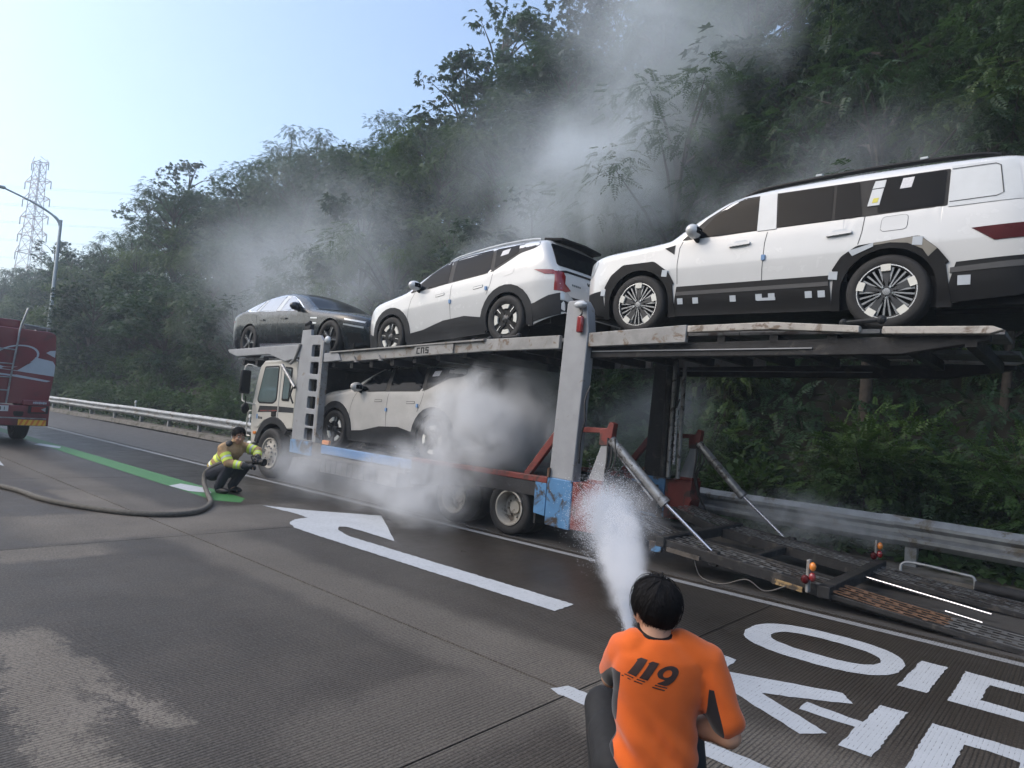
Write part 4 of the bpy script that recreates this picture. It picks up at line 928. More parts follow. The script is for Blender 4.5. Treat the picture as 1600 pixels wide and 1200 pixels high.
# ---------------------------------------------------------------- long dark saloon
def make_saloon():
    c = empty('saloon_car', label='glossy dark saloon car facing backwards above the truck cab', cat='car')
    fx, rx, zh, ra = .88, 3.99, .36, .40
    top = [(0, .50), (.015, .62), (.05, .70), (.15, .765), (.4, .83), (.9, .905), (1.4, .965), (1.62, .995), (1.9, 1.12), (2.2, 1.265), (2.5, 1.365), (2.8, 1.42), (3.15, 1.425), (3.5, 1.385), (3.9, 1.285), (4.3, 1.15), (4.6, 1.065), (4.85, 1.02), (4.98, .98), (5.03, .88), (5.07, .72), (5.10, .5)]
    sh = car_shell(5.10, .955, top, [(0, .75), (1.5, .93), (4.3, 1.0), (5.1, .95)], [(fx, ra, zh), (rx, ra, zh)], [(0, .26), (.4, .18), (4.5, .19), (5.1, .34)], .52, .14, (.85, .30, 2.4), (.6, .22, 2.6), camber=.05)
    body = build('body', sh, M_card, c, smooth=45); B = bvh_of(body)
    build('underbody', MB().box((2.5, 0, .32), (4.5, 1.6, .28)).box((.88, 0, .52), (.84, 1.3, .45)).box((3.99, 0, .52), (.84, 1.3, .45)), M_blk, c)
    for s, ax in ((-1, '+y'), (1, '-y')):
        panel(c, 'chrome_surround', B, round_poly([(1.78, .955), (4.05, 1.02), (4.22, 1.06), (3.85, 1.215), (3.45, 1.315), (3.0, 1.365), (2.6, 1.325), (2.25, 1.20)], .05), ax, M_chrome, .004, .09)
        panel(c, 'front_window', B, round_poly([(2.02, .985), (2.74, .995), (2.66, 1.315), (2.58, 1.305), (2.28, 1.195)], .02), ax, M_glassL, .009, .08)
        panel(c, 'door_pillar', B, [(2.75, .985), (2.93, .99), (2.83, 1.345), (2.68, 1.33)], ax, M_film, .011, .08)
        panel(c, 'rear_window', B, round_poly([(2.94, 1.005), (3.62, 1.02), (3.48, 1.285), (3.1, 1.335), (2.86, 1.335)], .02), ax, M_glassL, .009, .08)
        panel(c, 'window_divider', B, [(3.64, 1.01), (3.75, 1.015), (3.58, 1.265), (3.50, 1.285)], ax, M_film, .011, .08)
        panel(c, 'rear_quarter_light', B, round_poly([(3.77, 1.03), (4.02, 1.04), (4.10, 1.07), (3.80, 1.20), (3.62, 1.255)], .02), ax, M_glassL, .009, .08)
        panel(c, 'mirror_triangle', B, [(1.85, .97), (2.0, .975), (2.24, 1.17)], ax, M_blk, .010, .08)
        seam(c, B, [(1.62, .40), (1.58, .70), (1.66, .93)], ax); seam(c, B, [(2.78, .30), (2.80, .70), (2.76, .98)], ax); seam(c, B, [(3.55, .60), (3.72, .85), (3.74, 1.0)], ax)
        for x in (2.58, 3.48): panel(c, 'door_handle', B, round_poly([(x-.12, .80), (x+.12, .815), (x+.12, .845), (x-.12, .83)], .01), ax, M_card, .03, .06)
        panel(c, 'sill_trim', B, [(1.4, .23), (3.5, .24), (3.5, .31), (1.4, .29)], ax, M_chrome, .012, .09)
        for dz in (0, .10):
            panel(c, 'headlamp', B, [(.10, .56+dz), (.48, .615+dz), (.48, .645+dz), (.10, .595+dz)], ax, M_clear, .008, .05)
            panel(c, 'fender_lamp', B, [(1.33, .66+dz), (1.56, .675+dz), (1.56, .70+dz), (1.33, .69+dz)], ax, M_clear, .006, .05)
        panel(c, 'tail_lamp', B, [(4.72, .80), (5.02, .80), (5.02, .84), (4.72, .85)], ax, M_red, .008, .05)
        panel(c, 'bumper_intake', B, [(.10, .30), (.34, .28), (.38, .46), (.14, .48)], ax, M_blk, .005, .05)
        panel(c, 'wheel_arch_lip', B, arch_strip(fx, zh, ra-.003, ra+.03, .1, pi-.1), ax, M_chrome if False else M_card, .010, .06)
        mirror_part(c, 2.02, s*.86, .98, M_card, s)
        for x in (fx, rx): wheel(c, (x, s*.83, zh), zh, .25, 'sedan', s, spin=.3)
    panel(c, 'windscreen', B, round_poly([(1.66, -.70), (1.66, .70), (2.50, .54), (2.50, -.54)], .08), '-z', M_glass, .006, .12)
    panel(c, 'rear_glass', B, round_poly([(3.60, -.50), (3.60, .50), (4.35, .58), (4.35, -.58)], .08), '-z', M_glass, .006, .12)
    for y in (-.34, .34): panel(c, 'bonnet_crease', B, ribbon([(.2, y*.8), (1.5, y)], .012), '-z', M_card, .006, .2)
    panel(c, 'grille', B, [(-.42, .34), (.42, .34), (.50, .56), (.34, .66), (-.34, .66), (-.50, .56)], '+x', M_blk, .006, .08)
    return c

def place_car(o, hubs, wb, fxl, zh, yside, half, flip=False):
    """put a car so that its hub points (world X,Z of the front and rear wheel) match"""
    (xf, zf), (xr, zr) = hubs; L = sqrt((xr-xf)**2+(zr-zf)**2); s = L/wb; pit = atan2(zr-zf, xr-xf)
    o.scale = (s, s, s)
    if not flip:
        o.rotation_euler = (0, -pit, 0); base = Vector((xf, 0, zf))-Matrix.Rotation(-pit, 3, 'Y') @ Vector((fxl*s, 0, zh*s)); o.location = (base.x, yside+half*s, base.z)
    else:   # nose to +X
        pit = atan2(zf-zr, xf-xr); M = Matrix.Rotation(-pit, 3, 'Y') @ Matrix.Rotation(pi, 3, 'Z'); o.rotation_euler = M.to_euler(); base = Vector((xf, 0, zf))-M @ Vector((fxl*s, 0, zh*s)); o.location = (base.x, yside+half*s, base.z)
ev = make_ev('electric_car', 'white electric car with dark arch trims in the middle of the upper deck', 'matching white electric cars')
place_car(ev, ((-9.36, 2.85), (-6.66, 3.07)), 2.75, .88, .365, 7.25, .937)
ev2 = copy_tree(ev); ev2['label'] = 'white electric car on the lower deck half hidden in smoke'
M_carg = mat('soot_and_shade_greyed_white_paint', (.37, .365, .35), .45, var=.12, vscale=2.5, dirt=(.27, .26, .245), dscale=1.6, damt=-.1)  # greyer copy of the white: soot and shadow both put into the colour
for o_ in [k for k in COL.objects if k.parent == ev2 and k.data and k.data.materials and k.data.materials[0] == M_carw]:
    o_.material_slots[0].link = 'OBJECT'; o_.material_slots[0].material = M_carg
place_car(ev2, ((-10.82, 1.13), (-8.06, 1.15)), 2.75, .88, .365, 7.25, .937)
suv = make_suv()
for o_ in [k for k in COL.objects if k.type == 'MESH' and (k.parent == suv or (k.parent and k.parent.parent == suv and k.parent.type == 'MESH'))]:   # long tail behind the rear door
    for v in o_.data.vertices:
        if v.co.x > 4.16: v.co.x = 4.16+(v.co.x-4.16)*1.26
place_car(suv, ((-4.41, 3.17), (-1.60, 3.15)), 2.815, .87, .375, 7.25, .95)
sal = make_saloon(); place_car(sal, ((-11.29, 2.86), (-14.50, 2.85)), 3.11, .88, .36, 7.25, .955, True)
# ================================================================== CAR CARRIER TRUCK
M_cab = mat('cream_cab_paint', (.48, .465, .42), .35, var=.06, vscale=3, coat=.6)
M_grey = mat('dusty_grey_steel', (.27, .28, .295), .55, .15, var=.1, vscale=4, dirt=(.19, .165, .13), dscale=6, damt=.02, bump=.06, bscale=60)
M_rail = mat('worn_pale_deck_steel', (.25, .25, .245), .6, .2, var=.2, vscale=5, dirt=(.15, .11, .08), dscale=7, damt=.22, bump=.2, bscale=40)
M_plank = mat('rusty_white_deck_edge', (.36, .34, .31), .7, 0, var=.2, vscale=5, dirt=(.15, .115, .085), dscale=6.0, damt=.30, bump=.3, bscale=40)
M_bluep = mat('chipped_blue_paint', (.07, .19, .36), .5, var=.12, vscale=5, dirt=(.035, .026, .020), dscale=3.4, damt=.38)
M_bluer = mat('clean_blue_paint', (.085, .20, .40), .45, var=.1, vscale=4, dirt=(.10, .12, .14), dscale=5, damt=.12)
M_redp = mat('dull_red_paint', (.15, .024, .018), .55, var=.18, vscale=4, dirt=(.045, .022, .018), dscale=4, damt=.30)
M_soot = mat('soot_and_shade_black_steel', (.014, .014, .015), .7, .1, var=.5, vscale=7, bump=.4, bscale=30, dirt=(.05, .045, .04), dscale=6, damt=.2)  # sooty parts, and the painted-in shade of the far rear post
M_sootb = mat('scorched_peeling_paint', (.016, .016, .018), .7, var=.5, vscale=7, bump=.4, bscale=30, dirt=(.42, .45, .48), dscale=9, damt=-.12)
M_brn = mat('brown_grimy_rail', (.10, .088, .075), .75, var=.25, dirt=(.04, .035, .03), damt=.35)
M_grime = mat('grimy_side_panel', (.060, .060, .060), .75, var=.35, vscale=9)
M_rod = mat('polished_rod', (.52, .52, .56), .28, 1.0, var=.03)
M_cyl = mat('scuffed_cylinder', (.27, .275, .28), .45, .6, var=.25, vscale=12, dirt=(.07, .06, .055), dscale=7, damt=.28)
M_hoseb = mat('black_rubber_hose', (.014, .014, .015), .5)
M_cabg = mat('cab_window_glass', (.10, .14, .14), .08, var=.2, vscale=1.5, coat=.8, spec=.9)
M_amber = mat('amber_lens', (.62, .20, .03), .2, coat=.5)
M_truckrim = mat('dusty_steel_rim', (.34, .32, .28), .6, .2, var=.15, dirt=(.12, .10, .08), dscale=6, damt=.25)
M_rust = mat('rusty_grating', (.13, .072, .042), .8, .1, var=.4, vscale=9)
M_grate = mat('dull_grating_steel', (.15, .155, .16), .5, .4, var=.35, vscale=6, dirt=(.055, .045, .04), dscale=3, damt=.35)
M_yelp = mat('chipped_yellow_paint', (.30, .20, .09), .7, var=.3, dirt=(.05, .04, .03), dscale=8, damt=.45)
T0 = Vector((-9.0, 8.2, 0))
truck = empty('car_carrier_truck', T0, label='two-deck car carrier truck with cream cab, grey posts and lowered rear ramp', cat='truck')
def tp(name, mb, m, parent=None, **kw):
    mb.v = [(x-T0.x, y-T0.y, z-T0.z) for x, y, z in mb.v]; return build(name, mb, m, parent or truck, **kw)
NY, FY = 6.95, 9.45
def mir(y): return 2*8.2-y
# --- cab
arch = [(-12.62+.66*cos(t), .50+.66*sin(t)) for t in [0.88+(pi-.88-.30)*i/12 for i in range(13)]]
prof = [(-13.50, .62), (-13.58, .95), (-13.60, 1.45), (-13.52, 1.85), (-13.38, 2.28), (-13.22, 2.40), (-12.02, 2.44), (-11.90, 2.38), (-11.88, 1.03)]+arch+[(-13.26, .66)]
cab = tp('cab', MB().prism(prof, 7.03, 9.37, 'y'), M_cab, smooth=35, bevel=.05, seg=3)
def side(name, P, m, y0, y1, parent=None, bevel=.006, both=False, **kw):
    mb = MB().prism(P, y0, y1, 'y')
    if both: mb.prism(P, mir(y1), mir(y0), 'y')
    return tp(name, mb, m, parent, bevel=bevel, **kw)
RP = round_poly
for near in (True, False):
    q = lambda d: (7.03-d if near else 9.37+d)
    d_ = side('cab_door', RP([(-13.44, .98), (-13.42, 1.55), (-13.22, 2.30), (-12.50, 2.32), (-12.50, 1.20), (-13.0, 1.16), (-13.25, .98)], .04), M_cab, *sorted((q(.012), q(-.01))), bevel=.008)
    side('door_window', RP([(-13.33, 1.58), (-13.14, 2.24), (-12.60, 2.26), (-12.60, 1.60), (-12.72, 1.53), (-13.26, 1.52)], .05), M_cabg, *sorted((q(.020), q(0))), parent=d_)
    side('window_seal', RP([(-13.37, 1.55), (-13.16, 2.275), (-12.565, 2.295), (-12.565, 1.58), (-12.70, 1.50), (-13.28, 1.485)], .06), M_blk, *sorted((q(.016), q(0))), parent=d_)
    side('door_handle', [(-12.72, 1.24), (-12.55, 1.25), (-12.55, 1.36), (-12.72, 1.35)], M_blk, *sorted((q(.03), q(0))), parent=d_)
    side('rear_cab_window', RP([(-12.36, 1.62), (-12.14, 1.62), (-12.11, 2.22), (-12.34, 2.24)], .04), M_cabg, *sorted((q(.016), q(0))))
    side('rear_window_seal', RP([(-12.40, 1.58), (-12.11, 1.58), (-12.07, 2.26), (-12.37, 2.28)], .05), M_blk, *sorted((q(.012), q(0))))
    side('stripe', [(-13.30, 1.30), (-12.52, 1.345), (-12.52, 1.46), (-13.24, 1.44)], M_clad, *sorted((q(.0145), q(0))), parent=d_, bevel=0)
    side('stripe', [(-12.48, 1.345), (-11.92, 1.36), (-11.92, 1.46), (-12.48, 1.46)], M_clad, *sorted((q(.004), q(-.01))), bevel=0)
    side('red_stripe', [(-13.2, 1.325), (-12.52, 1.36), (-12.52, 1.385), (-13.2, 1.35)], M_redp, *sorted((q(.0165), q(0))), parent=d_, bevel=0)
    for k, (x, w, h) in enumerate(((-13.34, .06, .10), (-13.25, .04, .06), (-13.19, .04, .05), (-13.13, .04, .05))): side('emblem', RP([(x, 1.16), (x+w, 1.165), (x+w, 1.165+h), (x, 1.16+h)], .012), M_blue if k == 0 else M_clad, *sorted((q(.0145), q(0))), parent=d_, bevel=0)
    side('side_marker', RP([(-13.42, .83), (-13.30, .84), (-13.30, .90), (-13.42, .89)], .015), M_amber, *sorted((q(.02), q(0))))
    n = 14; o_ = [(-12.62+.74*cos(.72+(pi-.98)*i/n), .50+.74*sin(.72+(pi-.98)*i/n)) for i in range(n+1)]; i_ = [(-12.62+.60*cos(.72+(pi-.98)*i/n), .50+.60*sin(.72+(pi-.98)*i/n)) for i in range(n+1)]
    side('mudguard', o_+i_[::-1], M_clad, *sorted((q(.02), q(-.45))))
    side('mudguard_rear', [(-11.95, .98), (-11.6, .98), (-11.6, .60), (-11.95, .66)], M_clad, *sorted((q(.0), q(-.4))))
    # mirrors
    yy = 6.86 if near else 9.54
    mr = tp('mirror', MB().box((-13.66, yy, 1.92), (.09, .22, .50)), M_blk, bevel=.03)
    tp('mirror_bracket', MB().tube(catmull([(-13.52, q(0), 2.26), (-13.70, yy, 2.25), (-13.72, yy, 1.62), (-13.62, yy, 1.50), (-13.48, q(0), 1.46)], 4), .016, 6), M_cab if near else M_blk, mr)
    mr2 = tp('kerb_mirror', MB().ell((-13.55, yy, 1.36), (.06, .09, .12), 10, 6), M_blk)
    tp('mirror_bracket', MB().tube([(-13.55, yy, 1.4), (-13.58, yy, 1.62)], .012, 6), M_blk, mr2)
    tp('grab_handle', MB().tube(catmull([(-13.58, q(.0), 1.32), (-13.66, q(.03), 1.27), (-13.69, q(.03), 1.0), (-13.66, q(.03), .80), (-13.57, q(0), .78)], 4), .015, 6), M_cab)
tp('windscreen', MB().prism([(-13.535, 1.55), (-13.375, 2.27), (-13.36, 2.27), (-13.50, 1.55)], 7.2, 9.2, 'y'), M_cabg, bevel=.004)
tp('front_bumper', MB().box((-13.58, 8.2, .52), (.20, 2.36, .30)), M_cab, bevel=.04)
tp('roof_visor', MB().box((-13.35, 8.2, 2.46), (.22, 2.2, .10)), M_clad, bevel=.03)
# --- truck wheels
def twheel(x, y, r, w, s, front):
    e = empty('wheel', (x-T0.x, y-T0.y, r)); e.parent = truck
    build('tyre', tyre_mb(r, w), M_tyre, e, smooth=50); ro = r*.60
    def lz(nm, P, m): build(nm, MB().lathe([(a, s*b) for a, b in P], (0, 0, 0), 'y', 40), m, e, smooth=35)
    if front:
        lz('rim', [(ro*1.03, w*.30), (ro*1.04, w*.47), (ro*.96, w*.47), (ro*.90, w*.36), (ro*.55, w*.42), (ro*.42, w*.52), (.001, w*.54)], M_truckrim)
        for k in range(8): a = k*pi/4; build('hand_hole', MB().cyl((cos(a)*ro*.73, s*w*.385, sin(a)*ro*.73), (cos(a)*ro*.73, s*w*.40, sin(a)*ro*.73), ro*.105, n=12), M_blk, e)
        for k in range(10): a = k*pi/5+.2; build('wheel_nut', MB().cyl((cos(a)*ro*.46, s*w*.48, sin(a)*ro*.46), (cos(a)*ro*.46, s*w*.60, sin(a)*ro*.46), .016, n=6), M_cyl, e)
    else:
        lz('rim', [(ro*1.05, w*.30), (ro*1.08, w*.50), (ro*.99, w*.51), (ro*.93, w*.36), (ro*.90, -w*.1), (ro*.86, -w*.22), (ro*.40, -w*.25), (ro*.38, -w*.05), (.001, -w*.03)], M_truckrim)
        for k in range(8): a = k*pi/4+.2; build('wheel_nut', MB().cyl((cos(a)*ro*.58, -s*w*.24, sin(a)*ro*.58), (cos(a)*ro*.58, -s*w*.10, sin(a)*ro*.58), .014, n=6), M_truckrim, e)
twheel(-12.62, NY+.16, .50, .27, -1, True); twheel(-12.62, FY-.16, .50, .27, 1, True)
for x in (-6.05, -7.15):
    twheel(x, NY+.13, .375, .23, -1, False); twheel(x, FY-.13, .375, .23, 1, False); twheel(x, NY+.40, .37, .22, -1, False); twheel(x, FY-.40, .37, .22, 1, False)
for x in (-6.05, -7.15, -12.62): tp("axle", MB().cyl((x, 7.2, .37 if x > -10 else .5), (x, 9.2, .37 if x > -10 else .5), .07), M_soot)
# --- chassis and lower deck
tp('chassis_frame', MB().box((-9.0, 7.85, .56), (8.8, .14, .26)).box((-9.0, 8.55, .56), (8.8, .14, .26)).box((-11.8, 8.2, .55), (.15, .8, .2)).box((-8.2, 8.2, .55), (.15, .8, .2)).box((-5.2, 8.2, .55), (.15, .8, .2)), M_soot, bevel=.01)
for (a, b) in ((7.10, 7.85), (8.55, 9.30)):
    tp('lower_track', MB().box((-8.35, (a+b)/2, .735), (6.6, b-a, .05)), M_soot, bevel=.006)
for x in [-11.4+.75*i for i in range(9)]: tp('cross_member', MB().box((x, 8.2, .66), (.10, 2.36, .09)), M_soot)
def both(fn):
    for y0, y1, near in ((NY, NY+.07, True), (mir(NY+.07), mir(NY), False)): fn(y0, y1, near)
def bedside(y0, y1, near):
    side('blue_side_rail', [(-10.72, .675), (-8.15, .665), (-8.15, .815), (-10.72, .83)], M_bluer, y0, y1, bevel=.012)
    side('lower_side_rail', [(-11.5, .585), (-8.3, .575), (-8.3, .635), (-11.5, .645)], M_brn, y0+.012, y1+.0, bevel=.008)
    side('scorched_bed_side', [(-8.15, .44), (-6.5, .60), (-5.62, .60), (-5.42, .40), (-5.42, .80), (-8.15, .80)], M_sootb, y0+.006, y1, bevel=.006)
    side('red_top_rail', [(-8.15, .80), (-5.40, .79), (-5.40, .875), (-8.15, .86)], M_redp, y0-.004, y1+.03, bevel=.01)
    side('tower_foot', [(-11.78, .60), (-11.02, .59), (-11.02, .85), (-11.78, .86)], M_bluep, y0-.012, y1+.06, bevel=.015)
    side('rust_joint', [(-11.02, .60), (-10.70, .60), (-10.70, .84), (-11.02, .86)], M_brn, y0+.006, y1+.02, bevel=.01)
    side('marker_lamp', RP([(-10.72, .845), (-10.50, .845), (-10.50, .925), (-10.72, .925)], .02), M_amber, y0+.01, y0+.06, bevel=.008)
    x = -10.72
    while x < -8.95:
        w = .165; side('skirt_board', [(x, .34), (x+w-.012, .34), (x+w-.012, .572), (x, .574)], M_grime, y0+.03+.006*random.random(), y0+.055, bevel=.004); x += w
    side('tool_locker', [(-9.0, .33), (-8.50, .33), (-8.50, .57), (-9.0, .57)], M_rail, y0+.02, y0+.40, bevel=.012)
    side('mud_flap', [(-5.60, .24), (-5.57, .24), (-5.57, .62), (-5.60, .62)], M_hoseb, y0+.02, y0+.5, bevel=0)
    # rear corner
    side('chipped_blue_panel', [(-5.60, .38), (-5.405, .36), (-5.405, .79), (-5.60, .80)], M_bluep, y0-.002, y1, bevel=.008)
    side('blue_post_foot', [(-5.385, .26), (-4.985, .245), (-4.985, .87), (-5.385, .88)], M_bluep, y0-.02, y1+.12, bevel=.012)
    side('rear_post', [(-5.375, .875), (-5.28, 3.16), (-5.26, 3.20), (-5.03, 3.21), (-4.955, 3.10), (-4.915, 2.80), (-4.99, .865)], M_grey if near else M_soot, y0-.008, y1+.10, bevel=.012)  # far post black instead of grey: its shadow side is painted into the colour
    tp('post_hinge', MB().cyl((-5.36, y0-.03, 1.00), (-5.36, y0-.03, .88), .022, n=8), M_rust)
    side('red_corner_box', [(-4.98, .26), (-4.60, .275), (-4.55, .55), (-4.52, .60), (-4.56, .66), (-4.545, .87), (-4.98, .865)], M_redp, y0-.012, y1+.25, bevel=.012)
    side('red_box_lid', [(-4.78, .872), (-4.54, .872), (-4.55, .92), (-4.77, .92)], M_redp, y0+.0, y1+.2, bevel=.01)
    side('grey_bracket', [(-4.80, .90), (-4.57, .88), (-4.50, 1.46), (-4.60, 1.46)], M_grey, y0+.05, y1+.05, bevel=.01)
    side('red_cross_bar', [(-4.93, 1.50), (-4.50, 1.52), (-4.50, 1.58), (-4.93, 1.57)], M_redp, y0+.05, y1+.06, bevel=.008)
    side('red_head_plate', [(-4.66, 1.36), (-4.49, 1.36), (-4.46, 1.64), (-4.52, 1.66), (-4.56, 1.58), (-4.66, 1.56)], M_redp, y0+.035, y1+.07, bevel=.008)
    tp('red_brace', MB().bar((-5.80, (y0+y1)/2+.03, .86), (-5.33, (y0+y1)/2+.03, 1.46), .07, .10), M_redp, bevel=.01)
    yc = y0+.05
    c = tp('lift_cylinder', MB().cyl((-4.49, yc, 1.44), (-3.78, yc+(.1 if near else -.05), .78), .058, n=18).cyl((-3.80, yc+.09 if near else yc-.05, .80), (-3.75, yc+.1 if near else yc-.05, .755), .068, n=18), M_cyl, smooth=50)
    tp('piston_rod', MB().cyl((-3.76, yc+(.1 if near else -.05), .765), (-3.12, yc+(.16 if near else -.08), .27), .022, n=12), M_rod, c)
    tp('feed_pipe', MB().tube([(-4.46, yc-.0, 1.33), (-3.90, yc+.06, .78)], .012, 6), M_cyl, c)
    for k, dx in enumerate((0, .05, .10)):
        tp('hydraulic_hose', MB().tube(catmull([(-4.52+dx, yc-.03, 1.46), (-4.50+dx*1.2, yc-.05, 1.2), (-4.52+dx*.4, yc-.04, .95), (-4.46+dx*.2, yc, .70), (-4.36, yc+.1, .45)], 5), .013, 6), M_hoseb)
    tp('hydraulic_hose', MB().tube(catmull([(-4.86, yc, 2.1), (-4.90, yc-.04, 1.9), (-4.87, yc-.05, 1.65), (-4.92, yc-.04, 1.45), (-4.95, yc, 1.1)], 5), .013, 6), M_hoseb)
    l = tp('post_lamp', MB().box((-5.02, y0-.05, 2.88), (.09, .06, .22)), M_red, bevel=.02)
    tp('lamp_cap', MB().ell((-5.02, y0-.07, 3.13), (.10, .06, .05), 12, 6), M_film, l)
    tp('lamp_cable', MB().tube(catmull([(-5.03, y0-.06, 3.08), (-4.98, y0-.08, 3.02), (-5.03, y0-.06, 2.98)], 4), .012, 6), M_hoseb, l)
both(bedside)
# hydraulic pipes on the far post
for k, (x, r, m) in enumerate(((-4.86, .035, M_cyl), (-4.78, .028, M_rod), (-4.70, .03, M_cyl), (-4.95, .05, M_soot))): tp('lift_ram', MB().cyl((x, 9.22, .9 if k != 1 else 1.1), (x, 9.22, 2.66 if k != 1 else 1.95), r, n=12), m)
# --- front tower with ladder holes
def tower(y0, y1, near):
    out = [(-11.76, .86), (-11.74, 2.62), (-11.72, 2.99), (-11.42, 3.00), (-11.41, 2.88), (-11.10, 2.88), (-10.98, 2.78), (-10.95, .86)]
    holes = [RP([(-11.33, z-.115), (-11.05, z-.115), (-11.05, z+.115), (-11.33, z+.115)], .04) for z in (2.58, 2.25, 1.92, 1.59, 1.26, .99)]
    V, F = fill2d(out, .3, holes); mb = MB(); n = len(V)
    mb.v = [(v.x, y0, v.y) for v in V]+[(v.x, y1, v.y) for v in V]; mb.f = [tuple(f) for f in F]+[tuple(i+n for i in f[::-1]) for f in F]
    for L in [out]+holes:
        L = resample(L, .3); idx = [min(range(n), key=lambda i: (V[i]-Vector(p)).length_squared) for p in L]
        for a, b in zip(idx, idx[1:]+idx[:1]):
            if a != b: mb.f.append((a, b, b+n, a+n))
    t = tp('ladder_tower', mb, M_grey, bevel=.008)
    side('tower_edge', [(-10.97, .86), (-10.90, .86), (-10.92, 2.74), (-10.985, 2.79)], M_rail, y0-.015, y1+.06, bevel=.01)
    tp('tower_lamp', MB().ell((-10.85, y0+.02, 2.79), (.08, .05, .07), 12, 7), M_film); 
    tp('tower_top_bracket', MB().box((-11.55, y0+.04, 3.05), (.20, .10, .10)).cyl((-11.62, y0, 3.10), (-11.45, y0, 3.14), .035), M_clad, bevel=.01)
    tp('stay_arm', MB().tube([(-12.02, y0-.02, 2.33), (-11.88, y0-.02, 2.42), (-11.72, y0-.02, 2.72)], .028, 8), M_rail)
    tp('stay_ram', MB().cyl((-12.32, y0-.03, 2.30), (-11.76, y0-.03, 1.86), .035, n=10), M_cyl)
    tp('stay_loop', MB().tube(catmull([(-11.80, y0-.03, 1.9), (-11.88, y0-.04, 1.72), (-11.78, y0-.03, 1.55)], 5), .018, 6), M_clad)
both(tower)
tp('bulkhead', MB().box((-11.35, 8.2, 1.6), (.05, 2.2, 1.5)), M_soot)
tp('tower_beam', MB().box((-11.35, 8.2, 2.36), (.3, 2.3, .14)), M_soot, bevel=.01)
